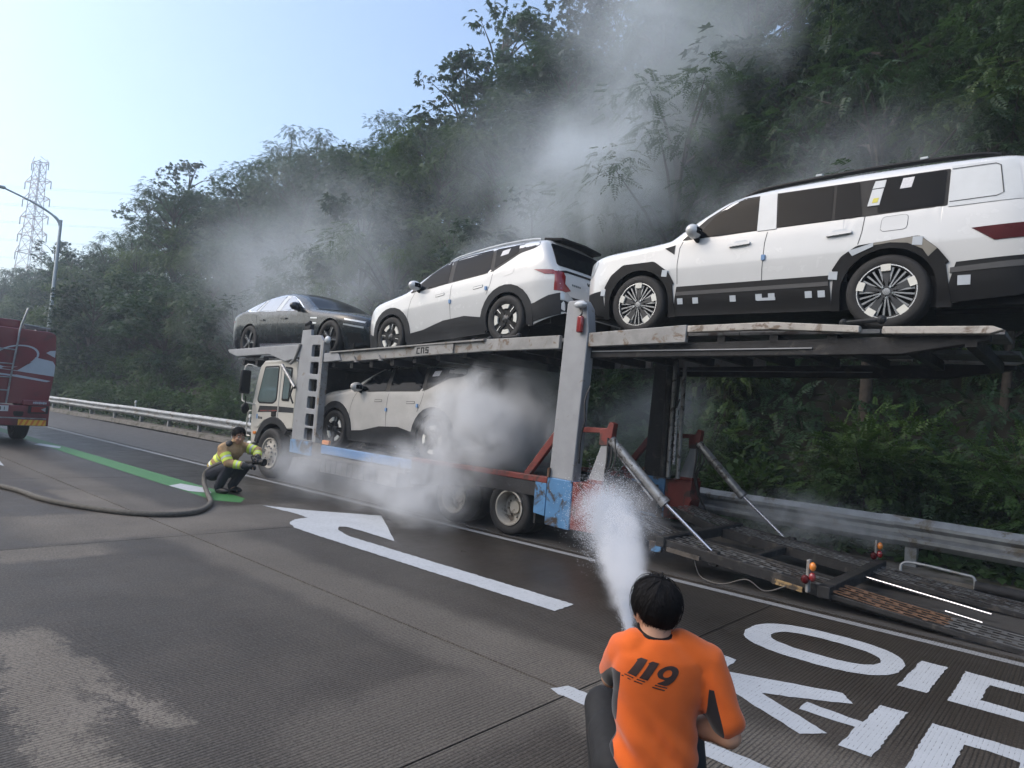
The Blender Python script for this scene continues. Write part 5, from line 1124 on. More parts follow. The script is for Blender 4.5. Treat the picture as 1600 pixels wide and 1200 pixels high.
# --- upper deck
def deck_z(x): return lerp_curve([(-15, 2.47), (-10.9, 2.47), (-10.3, 2.44), (-9.36, 2.475), (-6.66, 2.69), (-5.6, 2.74), (-4.41, 2.785), (-1.6, 2.765), (-.6, 2.73)], x)
xs = [-14.6, -13, -12, -10.9, -10.3, -9.36, -8, -6.66, -5.6, -4.41, -3, -1.6, -.62]
for (a, b) in ((7.12, 7.78), (8.62, 9.28)):
    for x0, x1 in zip(xs, xs[1:]):
        z0, z1 = deck_z(x0), deck_z(x1); tp('deck_plate', MB().bar((x0+.004, (a+b)/2, z0-.03), (x1-.004, (a+b)/2, z1-.03), b-a, .045), M_grate, bevel=.004)
for i in range(24): x = -14.2+.58*i; tp('deck_cross_member', MB().box((x, 8.2, deck_z(x)-.12), (.09, 2.3, .11)), M_soot)
def railing(y0, y1, near):
    side('front_tray', [(-14.80, 2.63), (-11.76, 2.715), (-11.76, 2.46), (-12.28, 2.37), (-12.95, 2.52), (-14.35, 2.475), (-14.72, 2.56)], M_grey, y0, y1, bevel=.012)
    R = [(-10.90, 2.535), (-10.55, 2.545), (-8.30, 2.645), (-7.50, 2.685), (-5.38, 2.735)]
    side('deck_rail', [(-10.90, 2.535), (-10.45, 2.545), (-10.35, 2.40), (-10.90, 2.365)], M_grey, y0, y1, bevel=.01)
    a = side('deck_rail', [(-10.62, 2.548), (-8.28, 2.645), (-8.28, 2.475), (-10.45, 2.375)], M_rail, y0+.03, y1, bevel=.008)
    tp('rail_lip', MB().bar((-10.70, y0+.02, 2.55), (-6.75, y0+.02, 2.715), .09, .022), M_rail, a)
    for x in (-9.95, -9.25): tp('rail_gusset', MB().prism([(x, deck_z(x)+.02), (x+.10, deck_z(x)-.08), (x+.02, deck_z(x)-.08)], y0+.0, y0+.05, 'y'), M_rail, a)
    b = side('name_plate', [(-8.30, 2.475), (-7.40, 2.52), (-7.40, 2.685), (-8.30, 2.645)], M_rail, y0-.008, y1, bevel=.006)
    if near:
        me = b.data; x0 = -8.24
        for ch in ('CNS', ):
            mb = MB(); h = .10; w = .075; t = .018
            for c_ in ch:
                segs = {'a': (0, h-t, w, h), 'd': (0, 0, w, t), 'g': (0, h/2-t/2, w, h/2+t/2), 'f': (0, h/2, t, h), 'e': (0, 0, t, h/2), 'b': (w-t, h/2, w, h), 'c': (w-t, 0, w, h/2)}
                for s_ in SEG[c_]:
                    p = segs[s_]; zb = 2.51+(x0+8.3)*.045; mb.prism([(x0+p[0], zb+p[1]), (x0+p[2], zb+p[1]), (x0+p[2], zb+p[3]), (x0+p[0], zb+p[3])], y0-.0125-.0005*(ord(s_) % 3), y0-.004, 'y')
                x0 += .105
            tp('lettering', mb, M_blk, b, smooth=None)
    side('deck_rail', [(-7.40, 2.52), (-6.72, 2.55), (-6.72, 2.715), (-7.40, 2.685)], M_rail, y0+.02, y1, bevel=.008)
    side('deck_rail', [(-6.72, 2.55), (-5.38, 2.575), (-5.38, 2.755), (-6.72, 2.725)], M_rail, y0+.005, y1, bevel=.008)
    side('deck_rail', [(-4.91, 2.595), (-3.56, 2.63), (-3.56, 2.835), (-4.91, 2.775)], M_rail, y0, y1, bevel=.01)
    side('deck_edge_plank', [(-3.55, 2.75), (-2.6, 2.755), (-1.75, 2.70), (-1.75, 2.77), (-2.6, 2.835), (-3.55, 2.825)], M_plank, y0+.004, y1+.03, bevel=.008)
    side('deck_edge_plank', [(-1.55, 2.685), (-.72, 2.665), (-.62, 2.70), (-.70, 2.735), (-1.55, 2.755)], M_plank, y0+.004, y1+.03, bevel=.008)
    side('deck_beam', [(-5.3, 2.46), (-1.4, 2.50), (-.72, 2.62), (-.72, 2.68), (-5.3, 2.62)], M_soot, y0+.10, y0+.22, bevel=.01)
    tp('deck_slide_strip', MB().bar((-4.9, y0+.09, 2.545), (-2.2, y0+.09, 2.565), .02, .012), M_grey)
    for x in (-10.4, -8.9, -6.9, -6.35, -1.75): tp('wheel_chock', MB().tube([(x-.16, y0+.10, deck_z(x)+.05), (x+.16, y0+.10, deck_z(x)+.07)], .022, 7).ell((x+.17, y0+.10, deck_z(x)+.07), (.045, .045, .045), 8, 6).ell((x-.17, y0+.1, deck_z(x)+.05), (.04, .04, .04), 8, 6), M_clad)
both(railing)
# --- ramp
def ramp_z(x): return lerp_curve([(-4.55, .56), (-3.75, .36), (-3.1, .29), (-2.0, .19), (-1.1, .09), (-.3, .045), (.8, .03)], x)
def grating(name, xa, xb, ya, yb, m):
    """punched tread: staggered long openings between raised strips"""
    mb = MB(); py_ = .095; px = .19; nrow = int((yb-ya-.02)/py_); z = ramp_z
    ncut = max(1, int((xb-xa)/.45)); xs = [xa+(xb-xa)*i/ncut for i in range(ncut+1)]
    for r in range(nrow+1):
        y = ya+.01+r*py_
        for a_, b_ in zip(xs, xs[1:]): mb.bar((a_, y, z(a_)), (b_, y, z(b_)), .022, .005)
        if r < nrow:
            x = xa+px*(.5 if r % 2 else 0)
            while x < xb: mb.box((x, y+py_/2, z(x)+.002), (.040, py_-.018, .005), (0, .07, 0)); x += px
    return tp(name, mb, m, smooth=None, kind='stuff')
for (ya, yb) in ((7.06, 7.62), (8.62, 9.22)):
    for xa, xb, mm in ((-4.45, -3.80, M_grate), (-3.68, -2.02, M_grate), (-1.88, -.95, M_rust if ya < 8 else M_grate), (-.95, .75, M_grate)):
        grating('ramp_tread', xa, xb, ya, yb, mm)
    for yy in (ya, yb):
        for xa, xb in ((-4.45, -3.78), (-3.70, -2.0), (-1.92, -.30), (-.3, .8)):
            tp('ramp_side_beam', MB().bar((xa, yy, ramp_z(xa)-.045), (xb, yy, ramp_z(xb)-.03), .05, .11 if xb < -.5 else .05), M_soot, bevel=.006)
    tp('ramp_under_pan', MB().bar((-3.7, (ya+yb)/2, ramp_z(-3.7)-.08), (-2.0, (ya+yb)/2, ramp_z(-2)-.09), yb-ya-.06, .02).bar((-1.9, (ya+yb)/2, ramp_z(-1.9)-.09), (-.9, (ya+yb)/2, ramp_z(-.9)-.06), yb-ya-.06, .02), M_soot)
tp('ramp_cross_beam', MB().bar((-3.74, 7.0, .33), (-3.74, 9.3, .33), .10, .12), M_soot, bevel=.01)
tp('ramp_cross_beam', MB().bar((-1.95, 6.98, .17), (-1.95, 9.3, .17), .12, .12), M_soot, bevel=.01)
tp('ramp_cross_beam', MB().bar((-2.9, 7.6, .24), (-2.9, 8.65, .24), .08, .08), M_soot, bevel=.01)
tp('ramp_end_plate', MB().box((.30, 8.12, .03), (.9, .98, .02)), M_soot)
tp('ramp_edge_strip', MB().bar((-3.65, 7.015, .26), (-3.25, 7.015, .23), .03, .045), M_brn); tp('ramp_edge_strip', MB().bar((-2.45, 7.01, .17), (-2.15, 7.01, .145), .03, .05), M_yelp)
tp('ramp_rod', MB().cyl((-1.92, 8.28, .17), (-.72, 8.08, .085), .018, n=10), M_rod); tp('ramp_rod', MB().cyl((-1.05, 7.72, .095), (-.75, 7.68, .07), .010, n=8), M_rod)
tp('blue_ramp_block', MB().box((-3.80, 7.03, .26), (.16, .05, .12)), M_bluep, bevel=.008)
tp('ramp_foot_bracket', MB().box((-3.12, 7.10, .25), (.10, .10, .16)), M_soot, bevel=.01); tp('ramp_foot_bracket', MB().box((-3.02, 9.28, .24), (.10, .10, .16)), M_soot, bevel=.01)
tp('ramp_handle', MB().tube(catmull([(-1.75, 9.36, .12), (-1.74, 9.38, .22), (-1.60, 9.4, .25), (-1.15, 9.4, .22), (-1.02, 9.4, .20), (-1.0, 9.38, .08)], 4), .018, 8), M_galv)
tp('ramp_roller', MB().cyl((-1.0, 9.36, .12), (-.45, 9.36, .10), .06, n=12), M_soot)
tp('dangling_cable', MB().tube(catmull([(-3.3, 7.0, .2), (-3.2, 6.97, .05), (-2.95, 6.95, .03), (-2.7, 6.97, .13), (-2.5, 6.95, .06), (-2.3, 6.98, .15)], 6), .008, 5), M_hoseb)
for (x, y) in ((-2.06, 6.97), (-1.98, 9.3)):
    l = tp('ramp_lamp', MB().box((x-.03, y, .30), (.03, .07, .32)), M_rail, bevel=.008)
    tp('amber_lens', MB().ell((x+.015, y-.03, .40), (.032, .032, .045), 12, 8), M_amber, l); tp('red_lens', MB().ell((x+.015, y-.03, .30), (.034, .032, .045), 12, 8), M_red, l); tp('side_lens', MB().ell((x-.045, y-.05, .27), (.038, .025, .045), 12, 8), M_dred, l)
# ================================================================== FIRE ENGINE
F0 = Vector((-20.0, 3.70, 0))
fe = empty('fire_engine', F0, label='dark red fire engine seen from behind at the left edge', cat='fire engine')
M_fred = mat('dark_red_engine_paint', (.16, .013, .024), .35, var=.08, vscale=2, coat=.6, dirt=(.10, .016, .024), dscale=1.5, damt=.3)
M_band = mat('white_engine_band', (.42, .46, .51), .4, var=.04, coat=.3)
M_plate = mat('plate_white', (.55, .56, .56), .5)
M_orange = mat('orange_chevron', (.62, .17, .02), .45); M_chev = mat('yellow_chevron', (.70, .42, .05), .45)
def fp(name, mb, m, parent=None, **kw): return build(name, mb, m, parent or fe, **kw)
fp('tank_body', MB().prism(RP([(-1.25, .98), (1.22, .98), (1.27, 1.5), (1.30, 2.0), (1.24, 2.78), (1.1, 2.84), (-1.1, 2.84), (-1.24, 2.78), (-1.30, 2.0)], .06), -6.8, 0, 'x'), M_fred, smooth=40, bevel=.02)
fp('rear_bumper', MB().box((-.25, 0, .70), (.62, 2.52, .50)), M_fred, bevel=.02)
fp('bumper_top', MB().box((-.22, .96, 1.02), (.60, .58, .14)), M_fred, bevel=.02)
fp('cab', MB().prism([(-6.9, .8), (-8.6, .8), (-8.7, 1.7), (-8.4, 2.7), (-6.9, 2.75)], -1.22, 1.22, 'y'), M_fred, bevel=.06)
def back(name, P, m, d, par=None): return fp(name, MB().prism(P, -.02, d, 'x'), m, par, smooth=None)
band = back('white_band', [(-1.28, 1.98), (.3, 1.93), (.80, 2.17), (1.22, 2.10), (1.285, 2.0), (1.28, 1.72), (.3, 1.80), (-1.28, 1.86)], M_band, .006)
back('thin_band', [(-1.28, 1.76), (.4, 1.71), (1.22, 1.60), (1.14, 1.565), (.3, 1.66), (-1.28, 1.71)], M_band, .006)
back('corner_mark', [(1.06, 2.30), (1.26, 2.20), (1.26, 2.38), (1.14, 2.36)], M_band, .006)
num = []
def nine(cx, cz, s):
    ring = [(cx+s*.62*cos(t)*1.25+.28*s*sin(t), cz+s*.52*sin(t)) for t in [2*pi*i/28 for i in range(28)]]
    hole = [(cx+s*.26*cos(t)*1.3+.12*s*sin(t), cz+.03*s+s*.22*sin(t)) for t in [2*pi*i/20 for i in range(20)]]
    V, F = fill2d(ring, .2*s, [hole]); return V, F
V, F = nine(.44, 2.13, .50); mb = MB(); mb.v = [(.010, v.x, v.y) for v in V]; mb.f = [tuple(f) for f in F]; fp('numeral', mb, M_fred, smooth=None)
ring = [(.44+.36*cos(t)*1.25+.16*sin(t), 2.14+.305*sin(t)) for t in [2*pi*i/28 for i in range(28)]]; ring2 = [(.44+.325*cos(t)*1.25+.145*sin(t), 2.135+.275*sin(t)) for t in [2*pi*i/28 for i in range(28)]]
V, F = fill2d(ring, .2, [ring2]); mb = MB(); mb.v = [(.008, v.x, v.y) for v in V]; mb.f = [tuple(f) for f in F]; fp('numeral_outline', mb, M_band, smooth=None)
back('numeral', [(.72, 1.98), (.79, 2.05), (.50, 1.80), (.18, 1.82), (.22, 1.86), (.44, 1.87)], M_fred, .0105)
for k in range(2): back('numeral_stripe', [(.05, 1.785-.05*k), (.5, 1.755-.05*k), (.47, 1.74-.05*k), (.03, 1.765-.05*k)], M_fred, .0105)
lad = fp('ladder', MB().tube(catmull([(.06, .34, .98), (.08, .37, 1.6), (.09, .43, 2.5), (.05, .46, 2.85), (-.05, .58, 3.30), (-.15, .61, 3.36), (-.22, .60, 3.28)], 4), .022, 8).tube([(.06, -.14, .98), (.08, -.11, 1.6), (.09, -.05, 2.5), (.05, -.02, 2.95)], .022, 8), M_galv)
for z in (1.30, 1.62, 1.95, 2.30): fp('rung', MB().cyl((.085, -.19+.055*z, z), (.085, .29+.055*z, z), .016, n=8), M_galv, lad)
fp('roof_box', MB().box((-1.9, -.05, 2.95), (3.4, 1.1, .20)), M_fred, bevel=.02)
fp('roof_rail', MB().tube([(-.1, .55, 2.95), (-.1, 1.1, 2.92), (-4, 1.15, 2.92)], .025, 8).tube([(-.1, .6, 2.84), (-.1, .6, 2.95)], .02).tube([(-.1, 1.05, 2.84), (-.1, 1.05, 2.92)], .02), M_galv)
fp('rolled_fittings', MB().box((-.3, .72, 2.91), (.3, .24, .08)).cyl((-.25, .85, 2.90), (-.25, 1.15, 2.90), .05), M_galv, bevel=.01)
pl = back('number_plate', [(-.10, .78), (.40, .79), (.40, .93), (-.10, .92)], M_plate, .07)
mb = MB(); y = .13
for ch in '0881'[1:]:
    segs = {'a': (0, .07, .045, .083), 'd': (0, 0, .045, .013), 'g': (0, .035, .045, .048), 'f': (0, .04, .013, .083), 'e': (0, 0, .013, .043), 'b': (.032, .04, .045, .083), 'c': (.032, 0, .045, .043)}
    for s_ in SEG[ch]: p = segs[s_]; mb.box((.073+.0004*(ord(s_) % 3), y+(p[0]+p[2])/2, .815+(p[1]+p[3])/2), (.006, p[2]-p[0], p[3]-p[1]))
    y += .075
fp('plate_digits', mb, M_blk, pl, smooth=None)
lm = back('lamp_housing', RP([(.80, .76), (1.22, .77), (1.22, .97), (.80, .96)], .02), M_clad, .075)
fp('tail_lens', MB().prism([(.86, .79), (1.17, .80), (1.17, .94), (.86, .93)], .075, .09, 'x'), M_red, lm, bevel=.005); fp('reverse_lens', MB().prism([(1.16, .81), (1.16, .92), (1.06, .87)], .088, .096, 'x'), M_clear, lm)
mb = MB()
for k in range(7): mb.box((.085, .90+.042*k, 1.03), (.01, .030, .045+.012*(k % 2)))
fp('lettering', mb, M_band, smooth=None)
back('tow_point', RP([(.52, .68), (.70, .68), (.72, .80), (.50, .80)], .03), M_blk, .07)
bd = back('chevron_board', [(.62, .46), (1.20, .46), (1.20, .60), (.62, .60)], M_chev, .08)
for k in range(5): fp('chevron', MB().prism([(.63+.115*k, .462), (.68+.115*k, .462), (.735+.115*k, .598), (.685+.115*k, .598)], .08, .084, 'x'), M_orange, bd, smooth=None)
fp('bumper_strip', MB().box((.07, 0, .635), (.02, 2.4, .03)), M_galv)
for x in (-1.6, -6.9):
    for s in (-1, 1):
        w_ = empty('wheel', (x, s*1.0, .5)); w_.parent = fe; build('tyre', tyre_mb(.5, .30), M_tyre, w_); build('rim', MB().lathe([(.3, s*.12), (.28, s*.14), (.1, s*.05), (.001, s*.06)], (0, 0, 0), 'y', 24), M_truckrim, w_)
fp('chassis', MB().box((-4, 0, .6), (8, 1.2, .35)).box((-1.2, 0, .52), (.3, 2.0, .3)), M_soot)
# ================================================================== PEOPLE
M_skin = mat('skin', (.42, .235, .155), .55, var=.12, vscale=9, bump=.05, bscale=120, spec=.35)
M_hair = mat('black_hair', (.006, .0055, .006), .72, var=.3, vscale=30, spec=.16)
M_trou = mat('black_work_trousers', (.006, .0065, .008), .8, var=.25, vscale=9, bump=.4, bscale=14)
M_shoe = mat('black_boot_leather', (.014, .013, .013), .5, var=.2)
M_tanj = mat('tan_turnout_fabric', (.36, .23, .115), .85, var=.16, vscale=12, bump=.6, bscale=18)
M_lime = mat('lime_reflective_band', (.62, .74, .10), .55, var=.08)
M_silv = mat('silver_reflective_tape', (.55, .57, .55), .4, var=.05)
M_glove = mat('dark_glove', (.022, .022, .024), .75, var=.3, vscale=30)
M_cuffw = mat('white_glove_trim', (.5, .5, .47), .7)
M_eye = mat('eye_white', (.55, .53, .5), .3); M_iris = mat('dark_iris', (.02, .015, .012), .2)
M_lip = mat('lips', (.34, .14, .11), .5)

def cap(mb, pts, rs, n=12):
    """chain of tapered limbs with round joints"""
    for p, r in zip(pts, rs): mb.ell(p, (r, r, r), n, 8)
    for (a, ra), (b, rb) in zip(zip(pts, rs), list(zip(pts, rs))[1:]): mb.cyl(a, b, ra*.985, rb*.985, n)
def hand(mb, wrist, fw, up, curl=1.0, s=1.0, side=1):
    """palm, four bent fingers of unequal length and a thumb from the palm's side"""
    w = Vector(wrist); f = Vector(fw).normalized(); u = Vector(up); u = (u-f*u.dot(f)).normalized(); r = f.cross(u)*side
    pc = w+f*.05*s
    mb.ell(pc, (.036*s, .036*s, .036*s), 10, 6); mb.cyl(w, pc+f*.03*s, .030*s, .038*s, 10)
    for k, (o, L) in enumerate(((-.031, .072), (-.010, .082), (.011, .077), (.030, .060))):
        b = pc+f*.032*s+r*o*s; d1 = (f*cos(.5*curl)-u*sin(.5*curl)); d2 = (f*cos(1.3*curl)-u*sin(1.3*curl)); d3 = (f*cos(2.1*curl)-u*sin(2.1*curl))
        p1 = b+d1*L*.45*s; p2 = p1+d2*L*.32*s; p3 = p2+d3*L*.25*s; cap(mb, [b, p1, p2, p3], [.0095*s, .009*s, .0085*s, .0075*s], 8)
    b = w+f*.03*s-r*.034*s; t1 = b+(f*.6-r*.7-u*.3).normalized()*.035*s; t2 = t1+(f*.8+r*.1-u*.6).normalized()*.03*s; cap(mb, [b, t1, t2], [.013*s, .011*s, .009*s], 8)
def head(mb, c, fw, s=1.0):
    """skull, jaw, nose, brow, lips and ears; fw: where the face looks"""
    c = Vector(c); f = Vector(fw).normalized(); u = Vector((0, 0, 1)); u = (u-f*u.dot(f)).normalized(); r = f.cross(u)
    M = Matrix((r, f, u)).transposed(); E = lambda o, rad, **k: mb.ell(c+M @ Vector(o)*s, tuple(x*s for x in rad), 16, 10, M.to_euler())
    E((0, -.012, .035), (.076, .094, .088)); E((0, .018, -.035), (.062, .074, .082)); E((0, .042, -.085), (.036, .040, .030))
    E((0, .096, -.012), (.012, .020, .026)); E((0, .104, -.028), (.017, .014, .011)); E((0, .082, .030), (.055, .018, .012))
    E((0, .083, -.062), (.024, .012, .009))
    for q in (-1, 1): E((q*.078, -.008, -.012), (.010, .020, .032)); E((q*.04, .066, -.03), (.022, .022, .02))
    return c, M
def face_bits(parent, c, M, s=1.0):
    for q in (-1, 1):
        e = build('eye', MB().ell(c+M @ Vector((q*.031, .079, .008))*s, (.012*s,)*3, 10, 6), M_eye, parent); build('iris', MB().ell(c+M @ Vector((q*.031, .0875, .008))*s, (.006*s,)*3, 8, 6), M_iris, e)
        build('eyebrow', MB().bar(c+M @ Vector((q*.014, .098, .034))*s, c+M @ Vector((q*.050, .090, .036))*s, .008*s, .007*s), M_hair, parent)
    build('lips', MB().ell(c+M @ Vector((0, .092, -.062))*s, (.021*s, .006*s, .007*s), 10, 6), M_lip, parent)
def hair_mesh(c, M, s, n, length, seed, back=True):
    """scalp cap plus many thin locks that follow the skull from the crown"""
    r = random.Random(seed); mb = MB()
    crown = Vector((0.0, -.045, .115))
    for k in range(n):
        th = r.uniform(0, 2*pi); st = r.uniform(.05, 1.0); L = length*r.uniform(.7, 1.15); pts = []; lift = max(0, mnoise.noise(Vector((sin(th)*2.2, cos(th)*2.2, st*3+seed))))*.20+(.16 if r.random() < .02 else 0); sw = r.gauss(0, .25)
        for j in range(7):
            a = st*.9+j/6*L; 
            th2 = th+sw*j/6; d = Vector((sin(th2)*sin(a), cos(th2)*sin(a), cos(a))); d.rotate(Euler((.38, 0, 0)))
            rad = 1.0+.05*sin(j/6*pi)+lift*(.4+.6*j/6)+r.uniform(-.008, .012)
            p = Vector((d.x*.082, d.y*.100-.014, d.z*.096+.030))*rad*1.09
            pts.append(p)
            if p.z < -.075: break
            if p.y > .045 and p.z < .058: break
            if abs(p.x) > .055 and p.z < -.012 and p.y > -.03: break
        if len(pts) < 3: continue
        w = r.uniform(.0012, .0034)
        for j in range(len(pts)-1):
            a, b = pts[j], pts[j+1]; nrm = (a+b).normalized(); sd = (b-a).cross(nrm)
            if sd.length < 1e-6: continue
            sd.normalize(); w0 = w*(1-.1*j); w1 = w*(1-.1*(j+1)) if j < len(pts)-2 else .0006
            o = len(mb.v); mb.v += [tuple(c+M @ (q*s)) for q in (a-sd*w0, a+sd*w0, a+nrm*w0*.5, b-sd*w1, b+sd*w1, b+nrm*w1*.5)]
            mb.f += [(o, o+2, o+5, o+3), (o+2, o+1, o+4, o+5)]
    e = M.to_euler()
    mb.ell(c+M @ Vector((0, -.020, .040))*s, (.079*s, .096*s, .089*s), 20, 12, e)
    mb.ell(c+M @ Vector((0, -.050, -.028))*s, (.058*s, .046*s, .055*s), 16, 10, e)
    return mb

# ---------------------------------------------------------------- near person in orange, crouching with his back to us
near = empty('person', (-1.20, 2.32, 0), (0, 0, radians(41.3)), label='crouching person in orange short-sleeved shirt numbered 119, seen from behind', cat='person')
hc = Vector((-.030, .035, .938))
bm_ = MB(); hC, hM = head(bm_, hc, (-.30, 1, -.10), .92)
cap(bm_, [(-.028, -.005, .80), (-.028, .005, .87), (-.03, .02, .92)], [.075, .060, .058], 14)
cap(bm_, [(0, .015, .72), (0, .03, .55), (0, .02, .36), (0, 0, .26)], [.075, .075, .075, .09], 14)
SR, ER, WR = Vector((.185, -.01, .765)), Vector((.250, -.055, .535)), Vector((.085, .16, .50))
SL, EL, WL = Vector((-.128, .05, .770)), Vector((-.140, .24, .60)), Vector((-.045, .34, .60))
cap(bm_, [SR, ER, WR], [.058, .046, .030], 12); cap(bm_, [(.238, -.04, .57), (.19, .02, .525)], [.046, .047], 12); cap(bm_, [SL, EL, WL], [.056, .043, .029], 12)
hand(bm_, WR, (-.6, .75, .0), (0, 0, 1), .9, 1.0, 1); hand(bm_, WL, (.1, .95, .15), (.2, 0, 1), 1.1, 1.0, -1)
for s, kx in ((-1, -.145), (1, .20)):
    cap(bm_, [(s*.09, -.02, .25), (kx, .36, .43), (s*.13, .10, .09), (s*.13, .26, .045)], [.085, .058, .04, .035], 12)
body = link('body', remesh_union('body', bm_, .0085, 3), M_skin, near)
face_bits(near, hC, hM, .92)
build('hair', hair_mesh(hC, hM, .90, 5200, 1.85, 4), M_hair, near, smooth=80)
# shirt
sb = MB()
rings = [(.17, -.02, .165, .125), (.22, -.02, .176, .132), (.30, -.012, .172, .126), (.38, -.004, .163, .116), (.46, .004, .160, .111), (.54, .008, .163, .109), (.62, .006, .170, .108), (.69, .0, .178, .104), (.745, -.006, .182, .098), (.79, -.010, .170, .088), (.82, -.008, .135, .076), (.845, -.004, .095, .068), (.86, 0, .07, .06)]
nr = 36
for z_, cy_, rx_, ry_ in rings:
    for k in range(nr): t = 2*pi*k/nr; c_, s_ = cos(t), sin(t); sb.v.append((.95*rx_*math.copysign(abs(c_)**.86, c_)-.006, cy_+ry_*math.copysign(abs(s_)**.92, s_)-.010*(1 if s_ < 0 else 0)*abs(s_), z_))
for i in range(len(rings)-1):
    for k in range(nr): q_ = (k+1) % nr; sb.f.append((i*nr+k, i*nr+q_, (i+1)*nr+q_, (i+1)*nr+k))
sb.f.append(tuple(range(nr-1, -1, -1))); sb.f.append(tuple(range((len(rings)-1)*nr, len(rings)*nr)))
cap(sb, [(.06, -.005, .815), SR+Vector((-.02, 0, .012)), SR+(ER-SR)*.78], [.072, .074, .068], 16); cap(sb, [(-.10, .0, .805), SL, SL+(EL-SL)*.66], [.070, .074, .066], 16)
cap(sb, [(-.025, -.005, .79), (-.028, .006, .838)], [.085, .066], 16)
sm_ = remesh_union('shirt', sb, .0095, 5)
bm2 = bmesh.new(); bm2.from_mesh(sm_)     # open the cuffs and hem a little and press cloth folds into the back
for v in bm2.verts:
    p = v.co; d = Vector((p.x*.6+p.z*.8, 0, p.z)); 
    k = mnoise.noise(Vector(((p.x*.8+p.z*.75)*17, p.y*3, (p.z*.55-p.x*.5)*7)))*.020+mnoise.noise(Vector((p.x*26, p.y*6, p.z*12)))*.0022
    fold = max(0, 1-abs(p.z-.40)/.30); v.co = p+v.normal*k*(.35+fold)
bm2.to_mesh(sm_); bm2.free()
def shirt_mat():
    m = bpy.data.materials.new('orange_and_black_jersey'); m.use_nodes = True; t = NT(m); b = t.n['Principled BSDF']
    tc = t.new('ShaderNodeTexCoord').outputs['Object']; sp = t.new('ShaderNodeSeparateXYZ'); t.l(tc, sp.inputs[0]); X, Y, Z = sp.outputs
    lt = lambda a, b_: t.math('LESS_THAN', a, b_); gt = lambda a, b_: t.math('GREATER_THAN', a, b_); mul = lambda a, b_: t.math('MULTIPLY', a, b_)
    torso = mul(mul(gt(Y, .012), gt(t.math('ABSOLUTE', X), .085)), lt(Z, .70)); torso = mul(torso, lt(t.math('ABSOLUTE', X), .178))
    armx = t.math('MULTIPLY_ADD', Z, -.283, .4015)         # sleeve axis X at height Z
    slv = mul(mul(lt(t.math('SUBTRACT', X, armx), -.028), gt(X, .158)), lt(Z, .705))
    slvl = mul(mul(gt(t.math('ADD', X, t.math('MULTIPLY_ADD', Z, -.22, .372)), .034), lt(X, -.16)), lt(Z, .73))
    k = t.math('MAXIMUM', t.math('MAXIMUM', torso, slv), slvl)
    n = t.noise(tc, 14, 5); n2 = t.noise(tc, 220, 3)
    c = t.mix(n, (.58, .100, .012), (.70, .135, .018)); c = t.mix(t.math('MULTIPLY', n2, .25), c, (.44, .066, .01)); c = t.mix(k, c, (.014, .012, .014))
    t.l(c, b.inputs['Base Color']); b.inputs['Roughness'].default_value = .85; b.inputs['Sheen Weight'].default_value = .25; b.inputs['Specular IOR Level'].default_value = .2
    t.l(t.bump(n2, .25, .002), b.inputs['Normal']); return m
shirt = link('shirt', sm_, shirt_mat(), near); SB = bvh_of(shirt)
build('collar', MB().tube([(-.028+.0625*cos(t), .010+.0625*sin(t), .872+.016*sin(t)) for t in [2*pi*i/24 for i in range(25)]], .010, 6), M_blk, shirt)
# 119 on the back: slanted strokes, shadow bars under each figure
def onback(P, m=M_blk):
    a = radians(-9); out = []
    for x, z in P: x, z = x*.97, z*.97; x += z*.42; out.append((-.038+x*cos(a)-z*sin(a), .748+x*sin(a)+z*cos(a)))
    return build('numeral', patch(SB, out, '+y', .0016, .02, skirt=False, far=1.2), M_num, shirt, smooth=60)
M_num = mat('dark_brown_print', (.030, .014, .012), .7)
for x0 in (-.092, -.050): onback([(x0, -.026), (x0+.030, -.026), (x0+.030, .044), (x0+.006, .044), (x0-.004, .034), (x0, .032)])
ring = [(.030+.036*cos(t), .012+.034*sin(t)) for t in [2*pi*i/22 for i in range(22)]]
def nine_back():
    a = radians(-9); tr = lambda P: [(-.038+(x+z*.42)*cos(a)-z*sin(a), .748+(x+z*.42)*sin(a)+z*cos(a)) for x, z in [(x_*.97, z_*.97) for x_, z_ in P]]
    hole = [(.028+.015*cos(t), .016+.015*sin(t)) for t in [2*pi*i/14 for i in range(14)]]
    outer = [(.066, .012), (.064, .030), (.050, .043), (.028, .047), (.006, .040), (-.006, .022), (-.006, .008), (.006, -.006), (.030, -.008), (.034, -.010), (.010, -.028), (.052, -.028), (.064, -.008)]
    build('numeral', patch(SB, tr(round_poly(outer, .012)), '+y', .0016, .012, [tr(hole)], skirt=False, far=1.2), M_num, shirt, smooth=60)
nine_back()
for x0, w in ((-.096, .030), (-.054, .030), (.012, .046)):
    for k in range(2): onback([(x0-.003*k, -.036-.010*k), (x0+w-.003*k, -.036-.010*k), (x0+w-.003*k, -.0315-.010*k), (x0-.003*k, -.0315-.010*k)])
# trousers
tb_ = MB()
cap(tb_, [(0, -.03, .25), (-.09, -.02, .26), (-.145, .37, .43)], [.14, .125, .082], 14); cap(tb_, [(.09, -.02, .25), (.20, .36, .43)], [.12, .08], 14)
cap(tb_, [(-.145, .37, .43), (-.14, .11, .11)], [.082, .062], 12); cap(tb_, [(.20, .36, .43), (.14, .11, .11)], [.08, .062], 12); cap(tb_, [(-.13, .02, .34), (-.14, .22, .39)], [.10, .085], 12)
tr_me = remesh_union('trousers', tb_, .012, 4); link('trousers', tr_me, M_trou, near)
for s in (-1, 1): build('boot', MB().ell((s*.135, .17, .05), (.05, .13, .05), 14, 8).ell((s*.135, .08, .09), (.052, .055, .09), 12, 8), M_shoe, near, smooth=80)
